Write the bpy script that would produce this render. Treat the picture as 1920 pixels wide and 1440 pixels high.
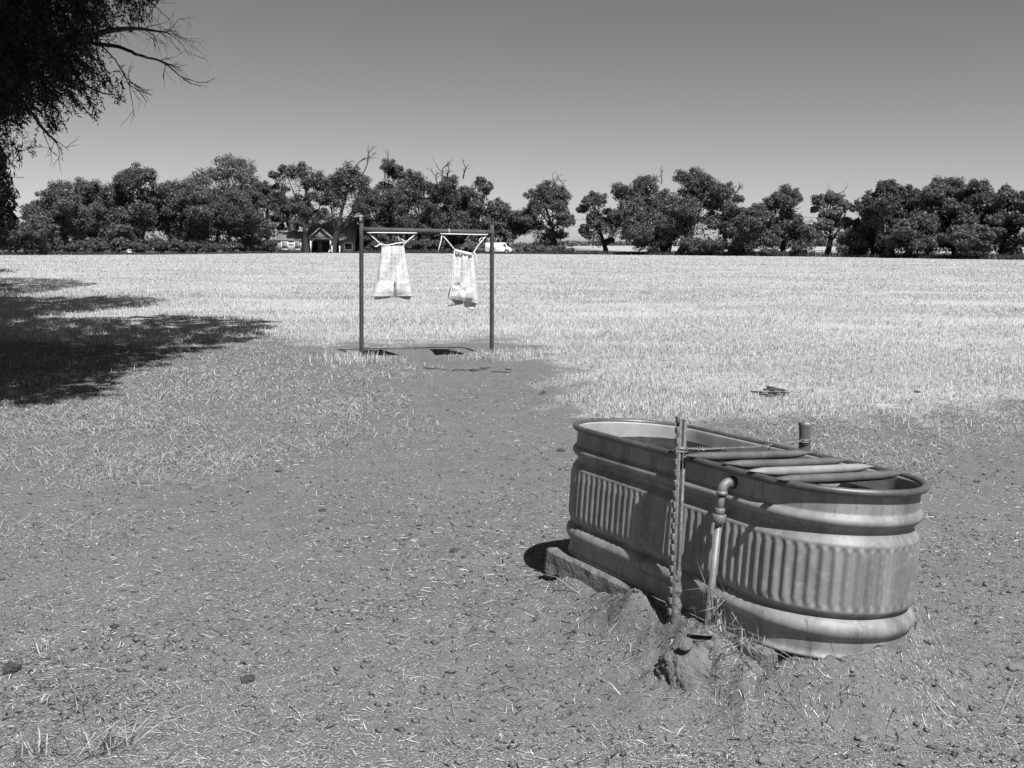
import bpy, bmesh, math
import numpy as np
from mathutils import Matrix, Vector

sc = bpy.context.scene
for o in list(bpy.data.objects):
    bpy.data.objects.remove(o)
COL = sc.collection

# ------------------------------------------------------------------ camera
F_PX, PITCH, ROLL, CAM_H = 1859.0, 7.96, 0.26, 1.62
cam_d = bpy.data.cameras.new('camera')
cam_d.sensor_width = 36.0
cam_d.lens = 36.0 * F_PX / 1920.0
cam_d.clip_start, cam_d.clip_end = 0.05, 9000.0
cam = bpy.data.objects.new('camera', cam_d)
COL.objects.link(cam)
cam.matrix_world = (Matrix.Translation((0, 0, CAM_H)) @ Matrix.Rotation(math.radians(90 - PITCH), 4, 'X')
                    @ Matrix.Rotation(math.radians(ROLL), 4, 'Z'))
sc.camera = cam

# ------------------------------------------------------------------ light
LX, LY = -0.285, 0.575               # where the top of a one metre stick throws its shadow
EL = math.atan2(1.0, math.hypot(LX, LY))
AZ = math.atan2(-LX, -LY)           # compass angle of the sun from +Y towards +X
W = bpy.data.worlds.new('World')
sc.world = W
W.use_nodes = True
nt = W.node_tree
nt.nodes.clear()
sky = nt.nodes.new('ShaderNodeTexSky')
sky.sky_type = 'NISHITA'
sky.sun_disc = False
sky.sun_elevation = EL
sky.sun_rotation = AZ
sky.air_density = 1.0
sky.dust_density = 0.6
sky.ozone_density = 3.0
sep = nt.nodes.new('ShaderNodeSeparateColor')
mul = nt.nodes.new('ShaderNodeMath'); mul.operation = 'MULTIPLY'; mul.inputs[1].default_value = 0.145
pw = nt.nodes.new('ShaderNodeMath'); pw.operation = 'POWER'; pw.inputs[1].default_value = 1.1
gain = nt.nodes.new('ShaderNodeMath'); gain.operation = 'MULTIPLY'; gain.inputs[1].default_value = 4.75
bg = nt.nodes.new('ShaderNodeBackground')
bg.inputs['Strength'].default_value = 0.1
wo = nt.nodes.new('ShaderNodeOutputWorld')
L = nt.links.new
L(sky.outputs[0], sep.inputs[0])
L(sep.outputs[0], mul.inputs[0])        # black and white film behind a red filter: only the red of the sky
L(mul.outputs[0], pw.inputs[0])
L(pw.outputs[0], gain.inputs[0])
L(gain.outputs[0], bg.inputs['Color'])
L(bg.outputs[0], wo.inputs[0])
sun_d = bpy.data.lights.new('sun', 'SUN')
sun_d.energy = 5.0
sun_d.angle = math.radians(0.53)
sun_d.color = (1, 1, 1)                 # the photograph is black and white
sun = bpy.data.objects.new('sun', sun_d)
COL.objects.link(sun)
sun.location = (10, -15, 30)
sun.rotation_euler = Vector((LX, LY, -1)).to_track_quat('-Z', 'Y').to_euler()
sc.view_settings.view_transform = 'Standard'
sc.view_settings.look = 'None'
sc.view_settings.gamma = 1.0
sc.view_settings.exposure = 0.7
sc.cycles.max_bounces = 6
sc.cycles.transparent_max_bounces = 4

# ------------------------------------------------------------------ helpers
def ray(x, y):
    c, s = math.cos(math.radians(ROLL)), math.sin(math.radians(ROLL))
    X, Y = x - 960, y - 720
    a = (c * X + s * Y) / F_PX
    b = -(-s * X + c * Y) / F_PX
    p = math.radians(PITCH)
    return np.array([a, math.cos(p) + b * math.sin(p), -math.sin(p) + b * math.cos(p)])
def onz(x, y, z=0.0):
    d = ray(x, y); t = (z - CAM_H) / d[2]
    return np.array([d[0] * t, d[1] * t, z])
def ondepth(x, y, Y):
    d = ray(x, y); t = Y / d[1]
    return np.array([d[0] * t, Y, CAM_H + d[2] * t])
def project(P):
    P = np.asarray(P, float)
    x, y, z = P[:, 0], P[:, 1], P[:, 2] - CAM_H
    p = math.radians(PITCH)
    d = np.maximum(y * math.cos(p) - z * math.sin(p), 1e-3)
    u = y * math.sin(p) + z * math.cos(p)
    X, Y = F_PX * x / d, -F_PX * u / d
    c, s = math.cos(math.radians(ROLL)), math.sin(math.radians(ROLL))
    return np.stack([960 + c * X - s * Y, 720 + s * X + c * Y], 1)
def inside(poly, P):
    poly = np.asarray(poly, float); x, y = P[:, 0], P[:, 1]
    r = np.zeros(len(P), bool); j = len(poly) - 1
    for i in range(len(poly)):
        xi, yi = poly[i]; xj, yj = poly[j]
        c = ((yi > y) != (yj > y)) & (x < (xj - xi) * (y - yi) / (yj - yi + 1e-12) + xi)
        r ^= c; j = i
    return r
def polydist(poly, P):
    poly = np.asarray(poly, float); best = np.full(len(P), 1e9)
    for i in range(len(poly)):
        a, b = poly[i], poly[(i + 1) % len(poly)]
        ab = b - a; t = np.clip(((P - a) @ ab) / (ab @ ab + 1e-12), 0, 1)
        best = np.minimum(best, np.hypot(*(P - a - t[:, None] * ab).T))
    return np.where(inside(poly, P), best, -best)
def h2(ix, iy, seed):
    a = (ix.astype(np.int64) * 374761393 + iy.astype(np.int64) * 668265263 + seed * 974634777) & 0xffffffff
    a = ((a ^ (a >> 13)) * 1274126177) & 0xffffffff
    a = ((a ^ (a >> 15)) * 2246822519) & 0xffffffff
    return ((a ^ (a >> 16)) & 0xffffff) / float(0xffffff)
def vn(x, y, seed=0):
    ix, iy = np.floor(x), np.floor(y)
    fx, fy = x - ix, y - iy
    fx, fy = fx * fx * (3 - 2 * fx), fy * fy * (3 - 2 * fy)
    a, b = h2(ix, iy, seed), h2(ix + 1, iy, seed)
    c, d = h2(ix, iy + 1, seed), h2(ix + 1, iy + 1, seed)
    return (a * (1 - fx) + b * fx) * (1 - fy) + (c * (1 - fx) + d * fx) * fy - 0.5
def fbm(x, y, s, seed=0, oct=3):
    r = 0; a = 1.0
    for k in range(oct):
        r = r + a * vn(x / s, y / s, seed + k * 17); a *= 0.5; s *= 0.47
    return r
def sstep(a, b, x):
    t = np.clip((x - a) / (b - a), 0, 1)
    return t * t * (3 - 2 * t)

def obj(name, me, mat=None, parent=None, loc=None, smooth=False):
    o = bpy.data.objects.new(name, me)
    COL.objects.link(o)
    if mat: me.materials.append(mat)
    if parent: o.parent = parent
    if loc is not None: o.location = loc
    if smooth: me.shade_smooth()
    return o
def mesh_np(name, V, faces):
    """faces: list of int arrays, each (n, k)"""
    me = bpy.data.meshes.new(name)
    V = np.asarray(V, np.float32)
    faces = [np.asarray(f, np.int32) for f in faces if len(f)]
    loops = np.concatenate([f.ravel() for f in faces])
    tot = np.concatenate([np.full(len(f), f.shape[1], np.int32) for f in faces])
    me.vertices.add(len(V)); me.vertices.foreach_set('co', V.ravel())
    me.loops.add(len(loops)); me.loops.foreach_set('vertex_index', loops)
    me.polygons.add(len(tot))
    st = np.zeros(len(tot), np.int32); st[1:] = np.cumsum(tot)[:-1]
    me.polygons.foreach_set('loop_start', st)
    try: me.polygons.foreach_set('loop_total', tot)
    except Exception: pass
    me.update(calc_edges=True); me.validate()
    return me
class MB:
    """collects shapes and builds ONE mesh"""
    def __init__(s): s.V = []; s.F = {}; s.n = 0
    def add(s, V, faces):
        V = np.asarray(V, float)
        for f in faces:
            f = np.asarray(f)
            if len(f): s.F.setdefault(f.shape[1], []).append(f + s.n)
        s.V.append(V); s.n += len(V); return s
    def box(s, lo, hi, M=None, bev=0.0):
        bm = bmesh.new(); bmesh.ops.create_cube(bm, size=1)
        lo, hi = np.array(lo, float), np.array(hi, float)
        for v in bm.verts: v.co = Vector((lo + hi) / 2 + np.array(v.co) * (hi - lo))
        if bev > 0: bmesh.ops.bevel(bm, geom=list(bm.edges), offset=bev, segments=2, affect='EDGES', profile=0.6)
        return s.bm(bm, M)
    def bm(s, bm, M=None):
        if M is not None: bm.transform(M)
        bm.verts.index_update(); V = [tuple(v.co) for v in bm.verts]; d = {}
        for f in bm.faces: d.setdefault(len(f.verts), []).append([v.index for v in f.verts])
        bm.free(); return s.add(V, [np.array(x) for x in d.values()])
    def tube(s, pts, r, k=8, cap=True, flat=None):
        P = np.asarray(pts, float); n = len(P); r = np.broadcast_to(np.asarray(r, float), (n,))
        T = np.gradient(P, axis=0); T /= np.linalg.norm(T, axis=1)[:, None] + 1e-12
        up = np.array([0, 0, 1.0]) if abs(T[0, 2]) < .9 else np.array([1.0, 0, 0])
        A = np.cross(T[0], up); A /= np.linalg.norm(A); V = []
        a = np.linspace(0, 2 * np.pi, k, endpoint=False)
        for i in range(n):
            A = A - T[i] * (A @ T[i]); A /= np.linalg.norm(A) + 1e-12; B = np.cross(T[i], A)
            fl = 1.0 if flat is None else flat[i]
            V.append(P[i] + r[i] * (np.cos(a)[:, None] * A + fl * np.sin(a)[:, None] * B))
        V = np.concatenate(V)
        i = np.arange(n - 1)[:, None] * k; j = np.arange(k); j2 = (j + 1) % k
        Q = np.stack([i + j, i + j2, i + k + j2, i + k + j], 2).reshape(-1, 4)
        s.add(V, [Q])
        if cap:
            s.F.setdefault(k, []).append(np.array([np.arange(k)[::-1], (n - 1) * k + np.arange(k)]) + (s.n - len(V)))
        return s
    def lathe(s, prof, M=None, k=24):
        P = np.asarray(prof, float); a = np.linspace(0, 2 * np.pi, k, endpoint=False); n = len(P)
        V = np.stack([P[:, :1] * np.cos(a), P[:, :1] * np.sin(a), np.repeat(P[:, 1:], k, 1)], 2).reshape(-1, 3)
        if M is not None: V = V @ np.array(M.to_3x3()).T + np.array(M.translation)
        i = np.arange(n - 1)[:, None] * k; j = np.arange(k); j2 = (j + 1) % k
        Q = np.stack([i + j, i + j2, i + k + j2, i + k + j], 2).reshape(-1, 4)
        return s.add(V, [Q])
    def mesh(s, name):
        return mesh_np(name, np.concatenate(s.V), [np.concatenate(f) for f in s.F.values()])
    def build(s, name, mat, parent=None, smooth=False):
        return obj(name, s.mesh(name), mat, parent, smooth=smooth)
def thing(name, label, cat, loc=(0, 0, 0), M=None, group=None):
    o = bpy.data.objects.new(name, None); COL.objects.link(o)
    o.empty_display_size = 0.2
    if M is not None: o.matrix_world = M
    else: o.location = loc
    o['label'] = label; o['category'] = cat
    if group: o['group'] = group
    return o
def tag(o, label, cat, group=None, kind=None):
    if label: o['label'] = label
    if cat: o['category'] = cat
    if group: o['group'] = group
    if kind: o['kind'] = kind
    return o
def shift(V, o): return np.asarray(V, float) - np.asarray(o, float)

# ------------------------------------------------------------------ materials (all grey: black and white photograph)
def g(v): return (v, v, v, 1)
class NT:
    def __init__(s, name):
        s.m = bpy.data.materials.new(name); s.m.use_nodes = True; s.t = s.m.node_tree
        s.b = s.t.nodes['Principled BSDF']
    def n(s, t, **kw):
        x = s.t.nodes.new(t)
        for k, v in kw.items():
            if k in x.inputs: x.inputs[k].default_value = v
            else: setattr(x, k, v)
        return x
    def l(s, a, b): s.t.links.new(a, b)
    def noise(s, scale, detail=4, rough=.55, stretch=None, coord='Object'):
        tc = s.n('ShaderNodeTexCoord'); out = tc.outputs[coord]
        if stretch:
            mp = s.n('ShaderNodeMapping'); mp.inputs['Scale'].default_value = stretch; s.l(out, mp.inputs[0]); out = mp.outputs[0]
        x = s.n('ShaderNodeTexNoise', Scale=scale, Detail=detail, Roughness=rough); s.l(out, x.inputs['Vector'])
        return x.outputs[0]
    def ramp(s, fac, *stops):
        r = s.n('ShaderNodeValToRGB'); e = r.color_ramp.elements
        while len(e) < len(stops): e.new(0.5)
        for el, (p, v) in zip(e, stops): el.position = p; el.color = g(v)
        s.l(fac, r.inputs[0]); return r.outputs[0]
    def mix(s, fac, a, b, mode='MIX'):
        x = s.n('ShaderNodeMix', data_type='RGBA', blend_type=mode)
        for k, v in ((0, fac), (6, a), (7, b)):
            if isinstance(v, (int, float)): x.inputs[k].default_value = v if k == 0 else g(v)
            else: s.l(v, x.inputs[k])
        return x.outputs[2]
    def bump(s, h, strength, dist, prev=None):
        x = s.n('ShaderNodeBump', Strength=strength, Distance=dist); s.l(h, x.inputs['Height'])
        if prev is not None: s.l(prev, x.inputs['Normal'])
        return x.outputs[0]
    def math(s, op, a, b=0.0):
        x = s.n('ShaderNodeMath', operation=op)
        for k, v in ((0, a), (1, b)):
            if isinstance(v, (int, float)): x.inputs[k].default_value = v
            else: s.l(v, x.inputs[k])
        return x.outputs[0]
    def out(s, col, rough=.8, normal=None, metal=0.0, spec=.5, alb=.62):
        if isinstance(col, (int, float)): s.b.inputs['Base Color'].default_value = g(col * alb)
        else: s.l(s.mix(1.0, col, alb, 'MULTIPLY'), s.b.inputs['Base Color'])
        if isinstance(rough, (int, float)): s.b.inputs['Roughness'].default_value = rough
        else: s.l(rough, s.b.inputs['Roughness'])
        s.b.inputs['Metallic'].default_value = metal
        s.b.inputs['Specular IOR Level'].default_value = spec
        if normal is not None: s.l(normal, s.b.inputs['Normal'])
        return s.m
def plain(name, a, b, scale, rough=.7, metal=0.0, bump=.3, dist=.004, bscale=None, stretch=None, spec=.4, alb=.62):
    t = NT(name); nz = t.noise(scale, 5, .6, stretch)
    c = t.ramp(nz, (.3, a), (.7, b))
    h = t.noise(bscale or scale * 4, 4, .6, stretch)
    return t.out(c, rough, t.bump(h, bump, dist), metal, spec, alb)
def leafmat(name, a, b, trans=.25):
    t = NT(name)
    ge = t.n('ShaderNodeNewGeometry')
    c = t.ramp(ge.outputs['Random Per Island'], (0, a * .62), (1, b * .62))
    df = t.n('ShaderNodeBsdfDiffuse'); tr = t.n('ShaderNodeBsdfTranslucent'); gl = t.n('ShaderNodeBsdfGlossy', Roughness=.45)
    gl.inputs['Color'].default_value = g(.5)
    m1 = t.n('ShaderNodeMixShader'); m1.inputs[0].default_value = trans
    m2 = t.n('ShaderNodeMixShader'); m2.inputs[0].default_value = .04
    t.l(c, df.inputs['Color']); t.l(c, tr.inputs['Color'])
    t.l(df.outputs[0], m1.inputs[1]); t.l(tr.outputs[0], m1.inputs[2])
    t.l(m1.outputs[0], m2.inputs[1]); t.l(gl.outputs[0], m2.inputs[2])
    t.l(m2.outputs[0], t.t.nodes['Material Output'].inputs[0])
    return t.m

def make_galv():
    t = NT('galvanised_steel')
    a = t.noise(5, 6, .65); st = t.noise(9, 4, .6, (1, 1, .06)); sp = t.noise(160, 2, .5)
    c = t.mix(.5, t.ramp(a, (.25, .20), (.75, .44)), t.ramp(st, (.35, .14), (.65, .48)))
    c = t.mix(t.ramp(sp, (.66, 0), (.74, .5)), c, .6)
    dirt = t.noise(3.5, 7, .7)
    c = t.mix(t.ramp(dirt, (.50, 0), (.68, .4)), c, .15)
    c = t.mix(t.ramp(t.noise(26, 5, .7), (.52, 0), (.70, .45)), c, .55)
    scr = t.noise(14, 6, .75, (1, 1, .25))
    c = t.mix(t.ramp(scr, (.60, 0), (.66, .6)), c, .10)
    r = t.ramp(a, (.2, .5), (.8, .7))
    return t.out(c, r, t.bump(sp, .08, .002, t.bump(a, .3, .008)), .12, .45)
M_GALV = make_galv()
M_INNER = plain('bright_zinc_lining', .44, .66, 9, .6, .1, .2)
M_RIM = plain('rim_steel', .10, .22, 14, .45, .4, .2)
M_BAR = plain('pipe_steel', .13, .24, 12, .5, .3, .2)
M_BARPALE = plain('pale_pipe_steel', .30, .44, 12, .5, .1, .15)
M_FITTING = plain('pipe_fitting_steel', .20, .32, 30, .5, .2, .2)
M_POST = plain('rusty_post_steel', .10, .30, 60, .7, .1, .5, .003)
M_POST_SHADE = plain('painted_groove_shade', .02, .06, 40, .9)  # shade in the T post groove, painted as a near-black colour
M_RUST = plain('rusted_frame_pipe', .045, .095, 9, .75, 0, .4, .004)
M_WIRE = plain('wire', .22, .5, 90, .5, .4, .1)
M_CONC = plain('rough_concrete', .17, .30, 14, .95, 0, .9, .02, 40)
M_MUD = plain('dried_mud', .16, .25, 12, 1, 0, .9, .03, 28)
M_CANVAS = plain('white_canvas', .50, .64, 5, .9, 0, .6, .03, 14, alb=.9)
M_CANVAS2 = plain('dusty_canvas', .36, .5, 5, .9, 0, .5, .03, 14, alb=.9)
M_ROPE = plain('white_rope', .62, .78, 60, .85, 0, .5, .002, alb=.9)
M_INK = plain('faded_ink', .05, .10, 20, .9)
M_BARK = plain('bark', .035, .075, 3, .95, 0, 1, .05, 8, (1, 1, .3))
M_DEAD = plain('dead_wood', .07, .14, 4, .9)
M_LEAF = [leafmat('leaf_dark', .11, .22, .4), leafmat('leaf_mid', .13, .26, .4), leafmat('leaf_light', .14, .28, .4), leafmat('leaf_pale', .19, .36, .4)]
M_WILLOW = leafmat('narrow_leaf', .012, .035, .12)
M_TWIG = plain('twig', .015, .035, 10, .9)
M_STRAW = leafmat('straw', .28, .95, .12)
M_GRASS = leafmat('dry_grass_blade', .50, 1.02, .35)
M_TUFT = leafmat('tuft_blade', .22, .85, .3)
M_WEED = leafmat('weed_blade', .05, .16, .3)
M_DARKBIT = leafmat('dark_bits', .02, .10, 0)
M_STONE = plain('stone', .18, .27, 14, .9, 0, .5, .01)
M_DUNG = plain('dry_dung', .05, .13, 25, 1, 0, 1, .02, 60)
M_WHITE = plain('white_paint', .70, .80, 3, .6, 0, .1, alb=1)
M_SIDING = plain('grey_siding', .5, .6, 2, .8, 0, .1)
M_ROOF = plain('shingles', .20, .30, 2, .95, 0, .5, .03, 12, (1, 6, 6))
M_GLASSD = plain('dark_window_pane', .012, .03, 2, .08, 0, .0, spec=.5)
M_PANEG = plain('grey_pane', .20, .27, 2, .5, 0, .0)
M_DARKW = plain('dark_brick', .03, .06, 5, .9)
M_TYRE = plain('tyre_rubber', .015, .03, 10, .9)
M_HUB = plain('wheel_metal', .4, .55, 10, .4, .3)
M_WOOD = plain('weathered_wood', .16, .28, 4, .9, 0, .4, .01, 20)
M_CAR = plain('grey_car_paint', .16, .2, 2, .3)

def make_water():
    t = NT('dark_water'); n = t.noise(9, 3, .5); sc_ = t.noise(26, 5, .65)
    c = t.mix(t.ramp(sc_, (.52, 0), (.66, 1)), .006, .05)
    r = t.ramp(sc_, (.5, .06), (.64, .9))
    t.b.inputs['IOR'].default_value = 1.22
    return t.out(c, r, t.bump(n, .08, .01), 0, .22)
M_WATER = make_water()

# ------------------------------------------------------------------ tank frame of reference
TCX, TCY, TZB, TTH, TL, TW, TH = 0.876, 4.081, 0.171, 2.0917, 1.798, 0.684, 0.61
TTX, TTY = -0.0601, -0.0508
up = np.array([-TTX, -TTY, 1.0]); up /= np.linalg.norm(up)
ax = np.array([math.cos(TTH), math.sin(TTH), 0.0]); ax[2] = TTX * ax[0] + TTY * ax[1]; ax -= up * (ax @ up); ax /= np.linalg.norm(ax)
ay = np.cross(up, ax)
M_TANK = Matrix(((ax[0], ay[0], up[0], TCX), (ax[1], ay[1], up[1], TCY), (ax[2], ay[2], up[2], TZB), (0, 0, 0, 1)))
M_TANKI = np.array(M_TANK.inverted())
def tank_world(p): return np.array(M_TANK @ Vector(p))
def tank_local(p): return (M_TANKI @ np.append(np.asarray(p, float), 1.0))[:3]

# ------------------------------------------------------------------ ground masks (world space)
def pxpoly(pts): return np.array([onz(x, y)[:2] for x, y in pts])
GRASS_EDGE = pxpoly([(-900, 690), (-300, 655), (0, 640), (250, 650), (430, 648), (545, 636), (600, 652), (640, 648), (700, 645), (900, 644), (985, 652), (1045, 664),
                     (1090, 695), (1108, 735), (1130, 772), (1250, 787), (1400, 784), (1560, 790), (1700, 783), (1850, 758), (1920, 752), (2400, 735), (3200, 715)])
FAR_EDGE = pxpoly([(0, 478.5), (150, 478), (300, 477.5), (600, 474.5), (900, 475.5), (1150, 477.5), (1500, 481), (1750, 485), (1920, 487.5)])
fe = FAR_EDGE[np.argsort(FAR_EDGE[:, 0] / FAR_EDGE[:, 1])]
def far_depth(x, y):
    a = x / np.maximum(y, 1e-3)
    return np.interp(a, fe[:, 0] / fe[:, 1], fe[:, 1])
GP = np.concatenate([GRASS_EDGE, [[900, 400], [900, 3000], [-900, 3000], [-900, 400]]])
SPARSE = pxpoly([(-900, 900), (-100, 900), (200, 930), (420, 900), (640, 850), (720, 770), (735, 700), (690, 655), (545, 636), (250, 650), (0, 640), (-900, 690)])
SPARSE2 = pxpoly([(1480, 800), (1560, 835), (1700, 850), (1800, 840), (1920, 800), (1930, 752), (1850, 758), (1700, 783), (1560, 790)])
def grass_mask(x, y):
    P = np.stack([x, y], 1)
    d = polydist(GP, P)
    near = np.clip(y * 0.035, .12, 1.6)
    m = sstep(-1.3, 1.9, d / near + 2.6 * fbm(x, y, 1.1, 5) + 2.6 * fbm(x, y, .3, 9))
    return m
def sparse_mask(x, y):
    P = np.stack([x, y], 1)
    d = np.maximum(polydist(SPARSE, P), polydist(SPARSE2, P))
    return sstep(-.7, .9, d + 1.3 * fbm(x, y, 1.3, 21)) * sstep(-.75, .45, fbm(x, y, .8, 33) + .10)

MOUNDS = []
def add_mound(px, py, h, r, pw_=1.0):
    p = onz(px, py); MOUNDS.append((p[0], p[1], h, r, pw_))
add_mound(1180, 1208, .055, .075); add_mound(1305, 1275, .045, .15); add_mound(1150, 1190, .02, .14)
add_mound(1275, 1190, .02, .13); add_mound(1330, 1215, .02, .14); add_mound(1695, 1262, .12, .13); add_mound(1610, 1280, .05, .14); add_mound(20, 1260, .02, .10)
FR_L = onz(677, 672); FR_R = onz(922, 664)
FR_C = (FR_L + FR_R) / 2
def make_prints():
    r = np.random.default_rng(66); nx, ny, st = 900, 960, .0125
    H = np.zeros((ny, nx)); gx_, gy_ = -5.6 + st * np.arange(nx), 1.4 + st * np.arange(ny)
    for k in range(900):
        px, py = r.uniform(-5.4, 5.4), r.uniform(1.6, 13); a = r.uniform(0, 6.3); s_ = r.uniform(.035, .06)
        i0, i1 = np.searchsorted(gx_, [px - .15, px + .15]); j0, j1 = np.searchsorted(gy_, [py - .15, py + .15])
        if i1 <= i0 or j1 <= j0: continue
        X, Y = np.meshgrid(gx_[i0:i1] - px, gy_[j0:j1] - py); u = (X * math.cos(a) + Y * math.sin(a)) / (s_ * 1.25); v = (-X * math.sin(a) + Y * math.cos(a)) / s_
        q = np.hypot(u, v); d = r.uniform(.35, 1.0)
        H[j0:j1, i0:i1] += d * (-.016 * (1 - sstep(.55, 1.0, q)) * (1 - .7 * np.exp(-(v / .16) ** 2)) + .007 * np.exp(-((q - 1.25) / .25) ** 2))
    return H
PRINTS = make_prints()
def prints(x, y):
    i = (np.asarray(x) + 5.6) / .0125; j = (np.asarray(y) - 1.4) / .0125
    ok = (i > 0) & (i < 897) & (j > 0) & (j < 957)
    i = np.clip(i, 0, 897); j = np.clip(j, 0, 957); a, b = i.astype(int), j.astype(int); fi, fj = i - a, j - b
    v = (PRINTS[b, a] * (1 - fi) + PRINTS[b, a + 1] * fi) * (1 - fj) + (PRINTS[b + 1, a] * (1 - fi) + PRINTS[b + 1, a + 1] * fi) * fj
    return np.where(ok, v, 0)
def ground_z(x, y):
    x = np.asarray(x, float); y = np.asarray(y, float)
    d = np.hypot(x, y)
    nearf = 1 - sstep(9, 30, d)
    z = .035 * fbm(x, y, 2.6, 101, 2) * (1 - sstep(30, 80, d)) + nearf * (.016 * fbm(x, y, .45, 55) + .011 * fbm(x, y, .12, 77, 2))
    z = z + prints(x, y)
    # far ground rises a little beyond the trees on the right
    z = z + 1.7 * sstep(290, 620, y) * sstep(10, 60, x)
    # hollow trodden under the frame
    fx, fy = (x - FR_C[0] - .1) / 1.15, (y - FR_C[1] + .05) / .75
    z = z - .05 * np.exp(-(fx * fx + fy * fy) ** 1.5)
    # soil round the foot of the tank
    c, s = math.cos(TTH), math.sin(TTH)
    u = (x - TCX) * c + (y - TCY) * s; v = -(x - TCX) * s + (y - TCY) * c
    hl = (TL - TW) / 2
    su = np.maximum(np.abs(u) - hl, 0)
    ds = np.hypot(su, v) - TW / 2                                    # distance outside the tank's foot
    front = sstep(.55, .75, -u)
    dslab = np.maximum(np.abs(u - .17) - .78, np.abs(v - .03) - .37)
    n1 = fbm(x, y, .16, 200) ; n2 = fbm(x, y, .05, 230, 2)
    pil = .055 * (1 - sstep(-.02, .12, dslab + .05 * n1)) + .025 * (1 - sstep(.1, .42, dslab + .1 * n1))
    pil = pil + .05 * (1 - sstep(.0, .35, u)) * (1 - sstep(.0, .20, dslab + .06 * n1))
    pil = pil * (1 + .18 * n2) * (1 - .8 * sstep(.55, .85, u)) - .05 * np.exp(-((u - 1.02) / .28) ** 2 - ((v - .28) / .3) ** 2)
    frm = (.178 + .05 * n1 + .03 * n2) * (1 - sstep(.0, .22, ds + .07 * n1 + .02 * n2)) * front * sstep(-.15, .0, ds + .1)
    z = z + np.where(frm > .004, np.maximum(pil, frm), pil) * (1 - sstep(.6, .8, ds))
    z = z + .035 * (1 - sstep(.0, .5, ds)) * (ds < .6)
    for mx, my, h, r, p in MOUNDS:
        q = ((x - mx) ** 2 + (y - my) ** 2) / (r * r)
        z = z + h * np.exp(-q ** 1.3) * (1 + .25 * n1 + .12 * n2)
    return z
def gz(x, y): return float(ground_z(np.array([x]), np.array([y]))[0])

# ------------------------------------------------------------------ ground sheet
def build_ground():
    r = np.concatenate([[0.35, .8], np.geomspace(1.3, 12, 420), np.geomspace(12.15, 260, 330), np.geomspace(266, 6000, 60)])
    a = np.radians(np.concatenate([np.linspace(-180, -42, 40, endpoint=False), np.linspace(-42, 42, 620), np.linspace(42, 180, 41)[1:-1]]))
    R, A = np.meshgrid(r, a, indexing='ij')
    x = (R * np.sin(A)).ravel(); y = (R * np.cos(A)).ravel()
    z = ground_z(x, y)
    nr, na = R.shape
    V = np.stack([x, y, z], 1)
    V = np.concatenate([V, [[0, 0, 0]]])
    i = np.arange(nr - 1)[:, None] * na; j = np.arange(na); j2 = (j + 1) % na
    Q = np.stack([i + j, i + na + j, i + na + j2, i + j2], 2).reshape(-1, 4)[:, ::-1]
    T = np.stack([np.full(na, nr * na), j, j2], 1)[:, ::-1]
    me = mesh_np('ground', V, [Q, T])
    gm = np.append(grass_mask(x, y), 0)
    far = np.append(sstep(-3, 3, y - far_depth(x, y)), 0)
    sp = np.append(sparse_mask(x, y), 0)
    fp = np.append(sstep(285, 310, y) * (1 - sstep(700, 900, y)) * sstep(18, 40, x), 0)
    for nm, arr in (('grass', gm), ('far', far), ('sparse', sp), ('farpale', fp)):
        at = me.attributes.new(nm, 'FLOAT', 'POINT'); at.data.foreach_set('value', arr.astype(np.float32))
    t = NT('ground')
    def attr(n_): return t.n('ShaderNodeAttribute', attribute_name=n_).outputs['Fac']
    n_big = t.noise(.55, 5, .6); n_mid = t.noise(4.5, 6, .65); n_fin = t.noise(45, 5, .7); n_spk = t.noise(130, 2, .5)
    dirt = t.mix(.5, t.ramp(n_mid, (.25, .13), (.75, .24)), t.ramp(n_fin, (.28, .085), (.72, .285)))
    dirt = t.mix(t.ramp(n_big, (.35, .0), (.7, .35)), dirt, .22)
    dirt = t.mix(t.ramp(n_spk, (.64, 0), (.70, .75)), dirt, .42)
    dirt = t.mix(t.ramp(t.noise(70, 2, .5), (.30, .8), (.36, 0)), dirt, .05)
    th = t.noise(30, 5, .7); tb = t.noise(.35, 5, .65); tf = t.noise(.22, 5, .65, (.35, 1.0, 1))
    grass = t.mix(.5, t.ramp(th, (.28, .20), (.72, .80)), t.ramp(tb, (.3, .40), (.7, .76)))
    grass = t.mix(t.ramp(tf, (.48, 0), (.66, .6)), grass, .26)
    spc = t.mix(.5, t.ramp(th, (.3, .12), (.7, .30)), t.ramp(n_mid, (.3, .14), (.7, .26)))
    far_ = t.mix(.5, t.ramp(t.noise(.05, 5, .6), (.45, .06), (.65, .45)), t.ramp(t.noise(.6, 4, .6), (.3, .06), (.7, .25)))
    c = t.mix(t.math('MULTIPLY', attr('sparse'), .75), dirt, spc)
    c = t.mix(attr('grass'), c, grass)
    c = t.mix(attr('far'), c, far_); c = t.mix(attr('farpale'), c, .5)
    nb = t.bump(n_fin, .55, .012, t.bump(n_mid, .5, .03))
    nb = t.bump(t.noise(110, 3, .6), .5, .005, nb)
    t.out(c, .95, nb, 0, .15)
    o = obj('ground', me, t.m, smooth=True)
    o['kind'] = 'structure'; o['label'] = 'bare trodden dirt passing into pale dry grass field'
build_ground()

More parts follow.
